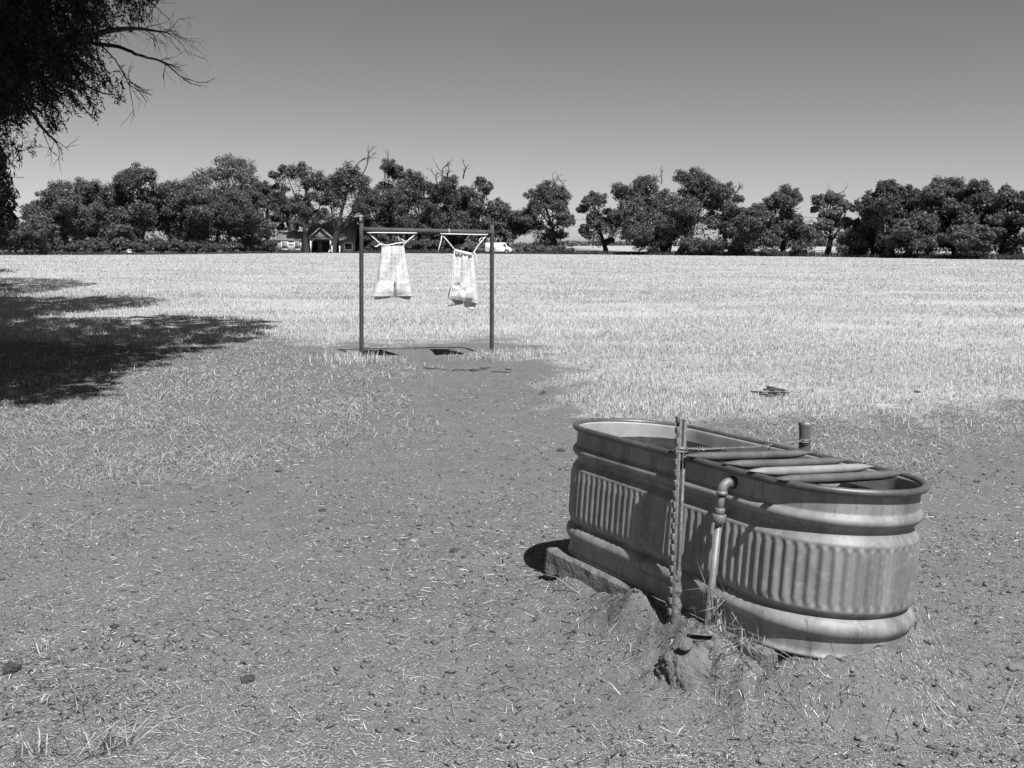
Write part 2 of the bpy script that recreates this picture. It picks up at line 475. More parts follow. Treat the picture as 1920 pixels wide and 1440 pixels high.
# ------------------------------------------------------------------ blades, straw and litter (nobody could count them)
def sample_fan(rng, n, d0, d1, power=1.0, umax=.78):
    n = int(n * 1.3)
    """points spread evenly in the picture's bearing, weighted in depth"""
    t = rng.random(n); d = (d0 ** -power + t * (d1 ** -power - d0 ** -power)) ** (-1 / power)
    u = rng.uniform(-umax, umax, n)
    return u * d, d
def blades(rng, x, y, hgt, wid, lean, bend):
    n = len(x); z = ground_z(x, y) - .004
    lean = lean * (.5 + rng.random(n))
    a = rng.uniform(0, 2 * np.pi, n); L_ = lean * rng.random(n)
    dx, dy = np.cos(a) * L_, np.sin(a) * L_
    b = rng.uniform(0, 2 * np.pi, n); wx, wy = np.cos(b) * wid / 2, np.sin(b) * wid / 2
    base = np.stack([x, y, z], 1)
    W_ = np.stack([wx, wy, 0 * wx], 1)
    m = base + np.stack([dx * hgt * .4, dy * hgt * .4, hgt * .6], 1)
    k = 1 - bend * rng.random(n)
    tip = base + np.stack([dx * hgt * (1 + (1 - k)), dy * hgt * (1 + (1 - k)), hgt * k], 1)
    V = np.stack([base - W_, base + W_, m + W_ * .8, m - W_ * .8, tip], 1).reshape(-1, 3)
    i = np.arange(n)[:, None] * 5
    return V, i + np.array([[0, 1, 2, 3]]), i + np.array([[3, 2, 4]])
def build_blades(name, rng, x, y, hgt, wid, lean, bend, mat, label):
    V, Q, T = blades(rng, x, y, hgt, wid, lean, bend)
    o = obj(name, mesh_np(name, V, [Q, T]), mat)
    o['kind'] = 'stuff'; o['label'] = label
    return o
rng = np.random.default_rng(11)
# standing dry grass of the field
xs, ys = [], []
for n, d0, d1, p in ((330000, 8.5, 34, .9), (190000, 30, 90, .6), (90000, 85, 215, .5)):
    x, y = sample_fan(rng, n, d0, d1, p)
    xs.append(x); ys.append(y)
x = np.concatenate(xs); y = np.concatenate(ys)
m = grass_mask(x, y)
pat = .60 + .9 * fbm(x, y, 2.2, 61) + .6 * fbm(x * .35, y, 1.2 + 0 * x, 65) + .5 * fbm(x, y, .35, 63, 2)
keep = (rng.random(len(x)) < m * np.clip(pat, .06, 1)) & (m > .08) & (y < far_depth(x, y) - 2)
x, y, m = x[keep], y[keep], m[keep]
hg = rng.uniform(.025, .10, len(x)) * (.55 + .6 * m) * (1 + np.clip((y - 30) / 150, 0, .6)) * (1 + .7 * fbm(x, y, 1.6, 71))
wd = np.clip(.0045 * y / 10, .0055, .05) * rng.uniform(.7, 1.5, len(x))
for (px, py, n_, sp_) in ((668, 676, 500, .26), (925, 668, 560, .24), (640, 680, 200, .2), (960, 668, 200, .25)):
    c = onz(px, py); xx = c[0] + rng.normal(0, sp_, n_); yy = c[1] + rng.normal(0, sp_ * .7, n_)
    x = np.append(x, xx); y = np.append(y, yy); hg = np.append(hg, rng.uniform(.06, .2, n_)); wd = np.append(wd, rng.uniform(.006, .010, n_))
build_blades('dry_grass', rng, x, y, hg, wd, .9, .75, M_GRASS, 'pale dry grass standing over the whole field')
xw, yw = sample_fan(rng, 60000, 11, 70, .7)
kw = (fbm(xw * .6, yw, 2.4, 81) + .25 * fbm(xw, yw, .5, 83) > .46) & (grass_mask(xw, yw) > .8) & (rng.random(len(xw)) < .35) & (xw > -6)
build_blades('field_weeds', rng, xw[kw], yw[kw], rng.uniform(.03, .13, kw.sum()), np.clip(.004 * yw[kw] / 10, .005, .03), .9, .6, leafmat('field_weed', .14, .36, .3), 'darker weedy patches among the pale grass')
# low, broken, lying grass on the trodden ground
x, y = sample_fan(rng, 760000, 2.3, 19, .6)
sm = np.maximum(sparse_mask(x, y), .55 * grass_mask(x, y))
keep = rng.random(len(x)) < np.maximum(sm * 1.0, .004)
x, y = x[keep], y[keep]
for (px, py, n_, sp_) in ((878, 778, 60, .08), (680, 770, 160, .25), (120, 765, 110, .3), (250, 760, 60, .3), (30, 770, 60, .3), (1100, 760, 120, .2)):
    c = onz(px, py); x = np.append(x, c[0] + rng.normal(0, sp_, n_)); y = np.append(y, c[1] + rng.normal(0, sp_ * .7, n_))
hg = rng.uniform(.009, .034, len(x)) * (1 + 1.7 * (rng.random(len(x)) < .12)); wd = rng.uniform(.0025, .006, len(x)) * np.clip(y / 6, .7, 2.2)
build_blades('trodden_grass', rng, x, y, hg, wd, 3.6, .95, M_TUFT, 'short broken grass on the trodden ground')
# straw and leaf litter lying on the dirt
def litter(name, n, d0, d1, l0, l1, w0, w1, mat, label, bias, curl=.25, tilt=.25):
    x, y = sample_fan(rng, n, d0, d1, .9)
    dens = np.clip(.55 + 1.2 * fbm(x, y, .9, bias) + .6 * fbm(x, y, .2, bias + 3), .05, 1)
    keep = rng.random(len(x)) < dens * (1 - .8 * grass_mask(x, y))
    x, y = x[keep], y[keep]; n = len(x)
    ln = l0 * (l1 / l0) ** (rng.random(n) ** 2.6); w = rng.uniform(w0, w1, n) * np.clip(y / 4, .8, 2.2)
    a = rng.normal(0, 1.0, n) + rng.integers(0, 2, n) * np.pi
    t = np.stack([np.cos(a), np.sin(a)], 1); nn = np.stack([-np.sin(a), np.cos(a)], 1)
    cv = rng.normal(0, curl, n) * ln
    V = []
    rz = rng.uniform(.001, .006, n)
    for k, (q, ww) in enumerate(((-.5, .5), (0, 1.0), (.5, .35))):
        cxy = np.stack([x, y], 1) + t * (q * ln)[:, None] + nn * (cv * (1 - 4 * q * q) * .5)[:, None]
        e = nn * (w * ww / 2)[:, None]
        zz = ground_z(cxy[:, 0], cxy[:, 1]) + rz + np.abs(rng.normal(0, .03, n)) * ln * (1 if k != 1 else .3) * tilt * 4
        V += [np.column_stack([cxy - e, zz]), np.column_stack([cxy + e, zz + w * rng.uniform(-.3, .5, n)])]
    V = np.stack(V, 1).reshape(-1, 3); i = np.arange(n)[:, None] * 6
    Q = np.concatenate([i + np.array([[0, 1, 3, 2]]), i + np.array([[2, 3, 5, 4]])])
    o = obj(name, mesh_np(name, V, [Q]), mat); o['kind'] = 'stuff'; o['label'] = label
litter('straw_litter', 75000, 2.0, 20, .008, .065, .0018, .0045, M_STRAW, 'straw and leaf bits scattered over the dirt', 301, .10, .10)
litter('chaff', 300000, 2.0, 18, .003, .011, .0015, .0035, M_STRAW, 'fine pale chaff over the dirt', 311, .1)
litter('bark_litter', 46000, 2.0, 18, .006, .055, .002, .007, M_DARKBIT, 'dark bark and dung crumbs over the dirt', 321, .15, .15)

def crumbs():
    r = np.random.default_rng(401); x, y = sample_fan(r, 16000, 2.0, 12, .9)
    k = r.random(len(x)) < np.clip(.4 + 1.6 * fbm(x, y, .5, 411), .03, 1) * (1 - grass_mask(x, y)); x, y = x[k], y[k]; n = len(x)
    sz = .003 + .012 * r.random(n) ** 3.5
    D = np.array([(1, 0, 0), (-1, 0, 0), (0, 1, 0), (0, -1, 0), (0, 0, 1), (0, 0, -1)], float)
    V = np.stack([x, y, ground_z(x, y) + sz * .3], 1)[:, None, :] + (D[None] + r.normal(0, .25, (n, 6, 3))) * sz[:, None, None] * np.array([1.2, 1.0, .75])
    F = np.array([(0, 2, 4), (2, 1, 4), (1, 3, 4), (3, 0, 4), (2, 0, 5), (1, 2, 5), (3, 1, 5), (0, 3, 5)])
    o = obj('soil_crumbs', mesh_np('soil_crumbs', V.reshape(-1, 3), [(np.arange(n)[:, None, None] * 6 + F[None]).reshape(-1, 3)]), leafmat('soil_crumb', .10, .24, 0))
    o['kind'] = 'stuff'; o['label'] = 'small crumbs and clods of dry soil on the dirt'
crumbs()
# ------------------------------------------------------------------ stock tank
def stadium(n_rib_samples, R, hl):
    """unit outline: base points on the straight/round centre path and outward normals, with arc length at radius R"""
    per = 4 * hl + 2 * np.pi * R
    s = np.linspace(0, per, n_rib_samples, endpoint=False)
    P = np.zeros((len(s), 2)); N = np.zeros((len(s), 2))
    a1 = np.pi * R; a2 = a1 + 2 * hl; a3 = a2 + np.pi * R
    for i, q in enumerate(s):
        if q < a1: th = -np.pi / 2 + q / R; c = (hl, 0)
        elif q < a2: th = np.pi / 2; c = (hl - (q - a1), 0)
        elif q < a3: th = np.pi / 2 + (q - a2) / R; c = (-hl, 0)
        else: th = 1.5 * np.pi; c = (-hl + (q - a3), 0)
        P[i] = c; N[i] = (math.cos(th), math.sin(th))
    return P, N, s, per
def build_tank():
    tank = thing('stock_tank', 'galvanised oblong stock tank with ribbed sides and four bars across its top', 'stock tank', M=M_TANK)
    hl = (TL - TW) / 2; R = TW / 2 - .020
    ribs = 106
    P, N, s, per = stadium(ribs * 9, R, hl)
    prof = []
    def q(z, o, e=0.0): prof.append((z, o, e))
    q(0, -.02); q(0, .007); q(.010, .008); q(.014, .001)
    for z in np.linspace(.03, .062, 3): q(z, 0)
    for z in np.linspace(.070, .142, 17): q(z, .021 * math.sin(math.pi * (z - .070) / .072) ** .8 if .070 < z < .142 else 0)
    q(.147, -.008); q(.152, -.011); q(.158, -.006); q(.164, .004)
    q(.170, .009)
    for z in np.linspace(.178, .196, 5): q(z, .010, (z - .178) / .018)
    for z in np.linspace(.205, .382, 12): q(z, .010, 1)
    for z in np.linspace(.388, .402, 5): q(z, .010, 1 - (z - .388) / .014)
    q(.408, .010); q(.413, .008); q(.425, -.002); q(.440, -.010); q(.452, -.014)
    for z in np.linspace(.46, .514, 15): q(z, .020 * math.sin(math.pi * (z - .46) / .054) ** .85 - .008 * (1 - (z - .46) / .054) if .46 < z < .514 else (-.008 if z < .47 else 0))
    for z in np.linspace(.52, .585, 4): q(z, 0)
    q(.590, .003); q(.596, .010)
    out = prof[:]
    V = []
    rib = np.cos(2 * np.pi * ribs * s / per)
    rng_ = np.random.default_rng(4)
    dent = np.zeros(len(s))
    for k in range(30):
        c0 = rng_.uniform(0, per); w0 = rng_.uniform(.06, .25); dd = np.minimum(np.abs(s - c0), per - np.abs(s - c0))
        dent += rng_.uniform(-.004, .004) * np.exp(-(dd / w0) ** 2)
    def ring(z, o, e=0.0):
        rr = R + o + e * .0048 * (np.sign(rib) * np.abs(rib) ** .8) + dent * math.sin(math.pi * min(max(z, 0), .6) / .6)
        V.append(np.column_stack([P + N * rr[:, None], np.full(len(s), z)]))
    for z, o, e in out: ring(z, o, e)
    inner = [(.600, .010), (.597, .002), (.592, -.003)] + [(z, o - .0035, e) for z, o, e in out[::-1] if .02 < z < .588]
    n = len(s)
    def skin(nm, mat, close):
        nr = len(V); V_ = np.concatenate(V)
        i = np.arange(nr - 1)[:, None] * n; j = np.arange(n); j2 = (j + 1) % n
        Q = np.stack([i + j, i + j2, i + n + j2, i + n + j], 2).reshape(-1, 4)
        mb = MB().add(V_, [Q])
        if close: mb.F[n] = [np.array([(nr - 1) * n + np.arange(n)])]
        mb.build(nm, mat, tank, True)
    skin('side_wall', M_GALV, False); V.clear()
    for t_ in inner: ring(*t_)
    skin('inner_wall', M_INNER, True)
    # rolled rim
    a = np.linspace(0, 2 * np.pi, 14, endpoint=False)
    P2, N2, s2, _ = stadium(260, R, hl)
    V = np.concatenate([np.column_stack([P2 + N2 * (R + .0125 + .0135 * math.cos(t)), np.full(260, .597 + .0135 * math.sin(t))]) for t in a])
    k = len(a); i = (np.arange(k) * 260)[:, None]; i2 = (((np.arange(k) + 1) % k) * 260)[:, None]; j = np.arange(260); j2 = (j + 1) % 260
    Q = np.stack([i + j, i + j2, i2 + j2, i2 + j], 2).reshape(-1, 4)
    MB().add(V, [Q]).build('rolled_rim', M_RIM, tank, True)
    # four bars with flattened ends lying across the rim
    ends = [((1282, 855), (1522, 848)), ((1357, 870), (1588, 862)), ((1403, 884), (1636, 873.5)), ((1452, 899), (1694, 886))]
    zr = TZB + .615
    for k, (a_, b_) in enumerate(ends):
        pa, pb = onz(*a_, zr), onz(*b_, zr)
        for _ in range(3):
            la, lb = tank_local(pa), tank_local(pb)
            pa, pb = onz(*a_, pa[2] + (.614 - la[2])), onz(*b_, pb[2] + (.614 - lb[2]))
        la, lb = tank_local(pa), tank_local(pb); la[2] = lb[2] = .614
        t = np.array([0, .03, .07, .12, .2, .5, .8, .88, .93, .97, 1.0])
        pts = la + (lb - la) * t[:, None]
        r = np.array([.012, .017, .0195, .019, .018, .018, .018, .019, .0195, .017, .010])
        fl = np.array([.18, .22, .5, .85, 1, 1, 1, .85, .5, .22, .18])
        pts[:, 2] += np.array([.002, .001, -.001, -.004, -.006, -.007, -.006, -.004, -.001, .001, .0])
        mb = MB()
        # sweep with the flattened side down
        d = (lb - la); d[2] = 0; d /= np.linalg.norm(d); w = np.array([-d[1], d[0], 0])
        aa = np.linspace(0, 2 * np.pi, 14, endpoint=False)
        Vb = np.concatenate([pts[i] + r[i] * (np.cos(aa)[:, None] * w + fl[i] * np.sin(aa)[:, None] * np.array([0, 0, 1])) for i in range(len(t))])
        ii = np.arange(len(t) - 1)[:, None] * 14; jj = np.arange(14); j3 = (jj + 1) % 14
        mb.add(Vb, [np.stack([ii + jj, ii + j3, ii + 14 + j3, ii + 14 + jj], 2).reshape(-1, 4), np.array([np.arange(14), (len(t) - 1) * 14 + np.arange(14)[::-1]])])
        b = mb.build('cross_bar', M_BARPALE if k == 2 else M_BAR, tank, True)
        if k == 2: b['label'] = 'pale painted cross bar, third from the far end'
    # drain ring low on the side
    p = tank_local(ondepth(1135, 1064, 4.86)); p[1] = R + .012; p[2] = .048
    a = np.linspace(0, 2 * np.pi, 25)
    MB().tube(np.column_stack([p[0] + .013 * np.cos(a), np.full(25, p[1]), p[2] + .016 * np.sin(a)]), .0028, 6, False).tube([[p[0], R - .001, p[2] - .016], [p[0], p[1] + .002, p[2] - .016]], .006, 8).build('drain_ring', M_WIRE, tank, True)
    # round boss where the supply pipe enters
    return tank
build_tank()
# water
def build_water():
    hl = (TL - TW) / 2; R = TW / 2 - .020
    P, N, s, per = stadium(160, R, hl)
    zc = .500; zw = (M_TANK @ Vector((0, 0, zc)))[2]
    V = []
    for p, n in zip(P, N):
        q = tank_world((*(p + n * (R - .006)), zc)); dz = zw - q[2]
        V.append(q + up * dz / up[2])
    V = np.array(V); c = V.mean(0)
    rings = [c + (V - c) * f for f in (.2, .4, .6, .8, 1.0)]
    A = np.concatenate(rings + [c[None]]); n = 160
    i = np.arange(4)[:, None] * n; j = np.arange(n); j2 = (j + 1) % n
    Q = np.stack([i + j, i + n + j, i + n + j2, i + j2], 2).reshape(-1, 4)[:, ::-1]
    T = np.stack([np.full(n, 5 * n), j, j2], 1)
    o = obj('water', mesh_np('water', A, [Q, T]), M_WATER, smooth=True)
    o['kind'] = 'structure'; o['label'] = 'dark water standing in the stock tank'
    return zw
ZW = build_water()
def leaf_thing(name, p, L_, W_, yaw, mat, label, cat, curl=.25, tilt=0.0):
    t = np.linspace(-1, 1, 9); v = np.linspace(-1, 1, 5); V = []
    for q in t:
        for r in v:
            w = W_ / 2 * (1 - abs(q) ** 2.2) + .001
            V.append((q * L_ / 2, r * w, .25 * L_ * curl * (q * q) + .5 * W_ * (abs(r) ** 1.5) * .3 + q * tilt * L_ / 2))
    V = np.array(V); c, s = math.cos(yaw), math.sin(yaw)
    V = np.stack([V[:, 0] * c - V[:, 1] * s, V[:, 0] * s + V[:, 1] * c, V[:, 2]], 1)
    k = 5; i = np.arange(8)[:, None] * k; j = np.arange(4)
    Q = np.stack([i + j, i + k + j, i + k + j + 1, i + j + 1], 2).reshape(-1, 4)
    o = obj(name, mesh_np(name, V, [Q]), mat, loc=p, smooth=True)
    so = o.modifiers.new('thickness', 'SOLIDIFY'); so.thickness = .0015
    return tag(o, label, cat)
p = onz(1555, 913, ZW + .002); leaf_thing('floating_leaf', p, .085, .045, .1, M_PANE if False else M_PANEG, 'pale broad leaf floating on the tank water near the last bar', 'leaf', .3)
p = onz(1572, 901, ZW + .002); leaf_thing('floating_leaf', p, .03, .012, .5, M_STRAW, 'small white leaf floating behind the broad pale leaf in the tank', 'leaf', .1)

# concrete slab under the tank
def build_slab():
    slab = bpy.data.meshes.new('concrete_slab'); bm = bmesh.new()
    bmesh.ops.create_cube(bm, size=1)
    SU = tank_local(onz(1020, 1028, TZB - .01)); SR = tank_local(onz(1466, 1232, TZB))
    lo, hi = np.array([SR[0], -.36, -.125]), np.array([SU[0] - .055, .358, -.002])
    for v in bm.verts: v.co = Vector((lo + hi) / 2 + np.array(v.co) * (hi - lo))
    bmesh.ops.subdivide_edges(bm, edges=[e for e in bm.edges if abs((e.verts[0].co - e.verts[1].co).x) > 1], cuts=60)
    bmesh.ops.subdivide_edges(bm, edges=[e for e in bm.edges if abs((e.verts[0].co - e.verts[1].co).z) > .1], cuts=6)
    bmesh.ops.subdivide_edges(bm, edges=[e for e in bm.edges if abs((e.verts[0].co - e.verts[1].co).y) > .5], cuts=14)
    bmesh.ops.bevel(bm, geom=[e for e in bm.edges if e.is_manifold and e.calc_face_angle(0) > 1], offset=.008, segments=2, affect='EDGES')
    P = np.array([v.co for v in bm.verts])
    for v, dx, dy, dz in zip(bm.verts, fbm(P[:, 1] + P[:, 2], P[:, 2], .06, 1), fbm(P[:, 0], P[:, 2], .07, 2), fbm(P[:, 0], P[:, 1], .07, 3)):
        lowf = max(0, (-.08 - v.co.z) / .055)
        v.co += Vector((dx * .008, dy * (.008 + .02 * lowf), dz * (.003 if v.co.z > -.02 else .006 + .05 * lowf)))
    bm.to_mesh(slab); bm.free()
    o = obj('concrete_slab', slab, M_CONC, smooth=False)
    o.matrix_world = M_TANK
    slab.shade_smooth()
    tag(o, 'rough concrete slab showing along the foot of the stock tank', 'concrete slab')
build_slab()

# supply pipe
def build_pipe():
    R = TW / 2 - .020
    hole = tank_local(ondepth(1375, 906, 3.87)); hole[1] = R; hole[2] = .545
    # refine so the wall point projects where the pipe enters
    best = None
    for u in np.linspace(-.6, .4, 400):
        for zz in (.53, .54, .55, .56):
            q = project([tank_world((u, R, zz))])[0]; d = math.hypot(q[0] - 1376, q[1] - 903)
            if best is None or d < best[0]: best = (d, u, zz)
    _, u, zz = best
    for Y in np.linspace(3.0, 4.6, 800):
        base = ondepth(1325, 1186, Y)
        if tank_local(base)[1] < R + .060: break
    pw_ = thing('supply_pipe', 'grey water pipe with union and elbow entering the side of the stock tank', 'water pipe', base)
    E0 = tank_world((u, R + .0, zz)) - base; nrm = ay
    elb = tank_world((u, R + .052, zz)) - base
    foot = np.array([0, 0, -.3]); axis = (elb - np.array([0, 0, 0.0])); ln = np.linalg.norm(axis); axis = axis / ln
    foot = -axis * .3
    top = elb - axis * .035
    MB().tube([foot, axis * (ln - .16)], .0134, 16).build('pipe', M_FITTING, pw_, True)
    def seg(name, d0, d1, r0, r1, k=20, smooth=True, mat=M_FITTING):
        ds = [d0, d0 + .002, d1 - .002, d1]
        return MB().tube([axis * d for d in ds], [r0 * .9, r0, r1, r1 * .9], k).build(name, mat, pw_, smooth)
    seg('threaded_nipple', ln - .168, ln - .148, .0125, .0125)
    seg('union_nut', ln - .150, ln - .118, .0265, .0265, 8, False)
    seg('union_nut', ln - .117, ln - .095, .0195, .0195, 8, False)
    seg('nipple', ln - .096, ln - .050, .0135, .0135)
    # elbow
    pts = []
    rad = .032
    inn = -nrm                       # towards the wall
    for t in np.linspace(0, math.pi / 2, 12):
        pts.append(elb - axis * rad + inn * rad - inn * rad * math.cos(t) + axis * rad * math.sin(t))
    r = np.full(12, .0185)
    mb = MB().tube(pts, r, 18)
    mb.tube([pts[0] - axis * .012, pts[0] - axis * .010, pts[0] + axis * .002], [.0195, .0215, .0205], 18)
    mb.tube([pts[-1] - inn * .002, pts[-1] + inn * .010, pts[-1] + inn * .012], [.0205, .0215, .0195], 18)
    mb.build('elbow', M_FITTING, pw_, True)
    MB().tube([pts[-1], E0 + inn * .02], .0135, 14).tube([E0 + nrm * .004, E0 - nrm * .002], .024, 20).build('inlet_nipple', M_DUNG, pw_, True)
build_pipe()

# T post tied to the tank
def build_tpost():
    b = onz(1257, 1222, .05); b[2] = gz(b[0], b[1])
    # top beside the rim
    best = None
    for Y in np.linspace(3.5, 4.6, 400):
        q = ondepth(1274.5, 848, Y); l = tank_local(q)
        d = abs(l[1] - (TW / 2 + .022)) + abs(l[2] - .60) * .0
        if best is None or d < best[0]: best = (d, Y)
    Yt = best[1] + .0
    tp = ondepth(1275, 786, Yt)
    axis = tp - b; ln = np.linalg.norm(axis); axis /= ln
    fx = np.array([-.93, -.36, 0.0]); fx -= axis * (fx @ axis); fx /= np.linalg.norm(fx)    # the studded face looks this way
    fy = np.cross(axis, fx)
    M = Matrix(((fx[0], fy[0], axis[0], b[0]), (fx[1], fy[1], axis[1], b[1]), (fx[2], fy[2], axis[2], b[2]), (0, 0, 0, 1)))
    o = thing('steel_post', 'rusty studded steel T post standing in front of the stock tank', 'fence post', M=M)
    mb = MB().box((0, -.016, -.3), (.0045, .016, ln)).box((-.0285, -.0075, -.3), (-.0185, .0075, ln))
    mb.build('shaft', M_POST, o)
    MB().box((-.0183, -.0028, -.3), (-.0002, .0028, ln - .001)).build('web', M_POST_SHADE, o)  # web coloured dark to stand for the shadowed groove line
    for z in np.arange(.03, ln - .01, .0415):
        MB().box((.0047, -.011, z), (.0155, .010, z + .025), bev=.003).build('stud', M_POST, o)
    # dried mud caked round the foot
    rr = np.random.default_rng(5); pts = [np.array([-.02 + .004 * rr.normal(), -.004 + .003 * rr.normal(), z]) for z in np.linspace(-.05, .24, 16)]
    me = MB().tube(pts, [.026, .025, .024, .023, .021, .024, .019, .02, .018, .021, .016, .015, .017, .012, .010, .004], 9).build('caked_mud', M_MUD, o, True)
    # knot of old wire
    k = np.linspace(0, 8 * np.pi, 120); zt = ln - .118
    MB().tube(np.column_stack([-.012 + .024 * np.cos(k), .022 * np.sin(k), zt + .010 * np.sin(k * .37)]), .0022, 5).build('wire_tie', M_WIRE, o, True)
    return b + axis * (zt + .004), b, axis, ln
TIE, TPB, TPA, TPL = build_tpost()

# short post behind and the twisted wire between them
def build_backpost():
    D = 4.55
    p = ondepth(1511, 792, D); b = np.array([p[0], D, 0]); b[2] = gz(b[0], b[1]); h = p[2] - b[2]
    o = thing('steel_post', 'short bent steel post stub behind the stock tank', 'fence post', b)
    V = []
    zs = np.concatenate([np.linspace(-.25, h - .1, 6), np.linspace(h - .08, h, 6)])
    for z in zs:
        k = max(0, (z - (h - .06)) / .06)
        prof = [(-.021 - .006 * k, .018), (-.0205 - .004 * k, .006), (-.020, -.006), (-.004, -.010), (.010, -.0105), (.0195, -.011), (.020, .004)]
        V += [(x, y, z) for x, y in prof]
    i = np.arange(len(zs) - 1)[:, None] * 7; j = np.arange(6)
    Q = np.stack([i + j, i + j + 1, i + 7 + j + 1, i + 7 + j], 2).reshape(-1, 4)
    s = MB().add(V, [Q]).build('shaft', M_BAR, o, False)
    so = s.modifiers.new('thickness', 'SOLIDIFY'); so.thickness = .003; so.offset = 1
    k = np.linspace(0, 6 * np.pi, 80); zt = h - .085
    MB().tube(np.column_stack([.026 * np.cos(k), -.004 + .02 * np.sin(k), zt + .006 * np.sin(k * .4)]), .002, 5).build('wire_tie', M_WIRE, o, True)
    return b + np.array([-.02, -.01, zt])
TIE2 = build_backpost()
def build_wire():
    a, b = TIE + np.array([.02, 0, 0]), TIE2
    n = 420; t = np.linspace(0, 1, n)
    P = a + (b - a) * t[:, None]; P[:, 2] -= .012 * np.sin(np.pi * t)
    d = (b - a) / np.linalg.norm(b - a); u = np.cross(d, [0, 0, 1]); u /= np.linalg.norm(u); v = np.cross(u, d)
    ph = 2 * np.pi * (22 * t + 1.2 * np.sin(5 * t))
    amp = .0026 + .0035 * np.exp(-((t - .12) / .03) ** 2) + .0015 * np.sin(9 * t) ** 2
    mb = MB()
    for s in (0, np.pi): mb.tube(P + (amp * np.cos(ph + s))[:, None] * u + (amp * np.sin(ph + s))[:, None] * v, .0022, 5)
    r = np.random.default_rng(3)
    for q in (.12, .3, .45, .62, .8, .93):
        c = P[int(q * n)]; e = r.normal(0, 1, 3); e[2] = -abs(e[2]) - .5; e /= np.linalg.norm(e)
        mb.tube([c - e * .008, c, c + e * .022], .0016, 5)
    o = mb.build('twisted_wire', M_WIRE, None, True)
    tag(o, 'twisted wire strung above the tank from the T post to the stub behind', 'wire')
build_wire()

# capped stub pipe, caked with mud, in front of the tank
def build_stub():
    p = onz(1304, 1275, .03); z = gz(p[0], p[1]); p[2] = z - .02
    o = thing('standpipe_stub', 'mud caked stub of pipe with a round cap beside the T post', 'pipe stub', p)
    prof = [(.17, -.16), (.145, -.06), (.112, .0), (.075, .03), (.056, .055), (.046, .08), (.043, .098), (.045, .106), (.045, .112), (.03, .113), (.001, .113)]
    pr_ = np.array(prof); tt = np.linspace(0, len(pr_) - 1, 46); prof = np.column_stack([np.interp(tt, np.arange(len(pr_)), pr_[:, 0]), np.interp(tt, np.arange(len(pr_)), pr_[:, 1])])
    mb = MB().lathe(prof, None, 90)
    mb.V[0] *= np.array([.84, .84, .62]); V = mb.V[0]; an = np.arctan2(V[:, 1], V[:, 0])
    n = .6 * fbm(V[:, 0] * 1.3 + V[:, 2], V[:, 1] * 1.3 - V[:, 2], .06, 8, 3) + .5 * fbm(np.cos(an) * .2 + V[:, 2] * 2, np.sin(an) * .2 - V[:, 2], .04, 18, 3); k = np.clip((.062 - V[:, 2]) / .05, 0, 1)
    V[:, :2] *= (1 + .45 * n * k)[:, None]
    mb.build('mud_cone', M_MUD, o, True)
    M = Matrix.Translation((.012, .0, .076)) @ Matrix.Rotation(-.36, 4, 'X') @ Matrix.Rotation(.06, 4, 'Y')
    MB().lathe([(.001, -.003), (.046, -.003), (.048, 0), (.046, .004), (.001, .004)], M, 32).build('flange_plate', M_POST, o, True)
    q = ondepth(1285, 1207, p[1] - .035) - p
    d = Vector((-.3, -.55, .75)).normalized()
    M = Matrix.Translation(tuple(q)) @ d.to_track_quat('Z', 'Y').to_matrix().to_4x4()
    MB().lathe([(.001, -.05), (.022, -.05), (.022, -.006), (.027, -.005), (.028, .0), (.026, .004), (.001, .004)], M, 28).build('round_cap', M_MUD, o, True)
    # small spout on the right
    q2 = ondepth(1345, 1248, p[1] - .02) - p
    MB().tube([np.array([.02, -.01, .05]), np.array([.045, -.02, .045]), q2], [.024, .02, .014], 12).build('spout', M_MUD, o, True)
build_stub()

# grass tufts one can count
def tuft(label, px, py, n, h, spread, seed, mat=M_TUFT, wid=.004, lean=.8, group=None):
    r = np.random.default_rng(seed); c = onz(px, py); c[2] = 0
    x = r.normal(0, spread, n); y = r.normal(0, spread * .7, n)
    H = h * r.uniform(.3, 1, n) ** 1.3
    V, Q, T = blades(r, c[0] + x, c[1] + y, H, wid * r.uniform(.6, 1.4, n), lean, .7)
    base = np.array([c[0], c[1], gz(c[0], c[1])])
    o = obj('grass_tuft', mesh_np('grass_tuft', V - base, [Q, T]), mat, loc=base)
    tag(o, label, 'grass tuft', group)
G = 'dry grass tufts in the dirt'
tuft('dry grass tuft growing round the foot of the supply pipe', 1366, 1266, 330, .27, .045, 1, lean=.55, group=G)
tuft('matted dry grass tuft right of the pipe at the foot of the tank', 1425, 1294, 380, .15, .055, 2, lean=1.3, group=G)
tuft('thin grass tuft before the curved end of the tank', 1530, 1312, 190, .20, .045, 3, lean=1.1, group=G)
tuft('sparse tall stalks beside the slab end under the tank', 1470, 1290, 30, .26, .05, 4, lean=.5, group=G)
tuft('upright dry tuft in the bottom left corner of the dirt', 70, 1410, 60, .14, .03, 5, lean=.7, group=G)
tuft('flattened dry tuft right of the corner tuft', 200, 1400, 70, .16, .05, 6, lean=2.0, group=G)
tuft('thin leaning stalks of grass left edge of the dirt', 90, 1215, 24, .13, .03, 7, lean=1.2, group=G)
tuft('small grass tuft left of the dirt above the corner tufts', 140, 1310, 30, .10, .05, 8, lean=1.8, group=G)

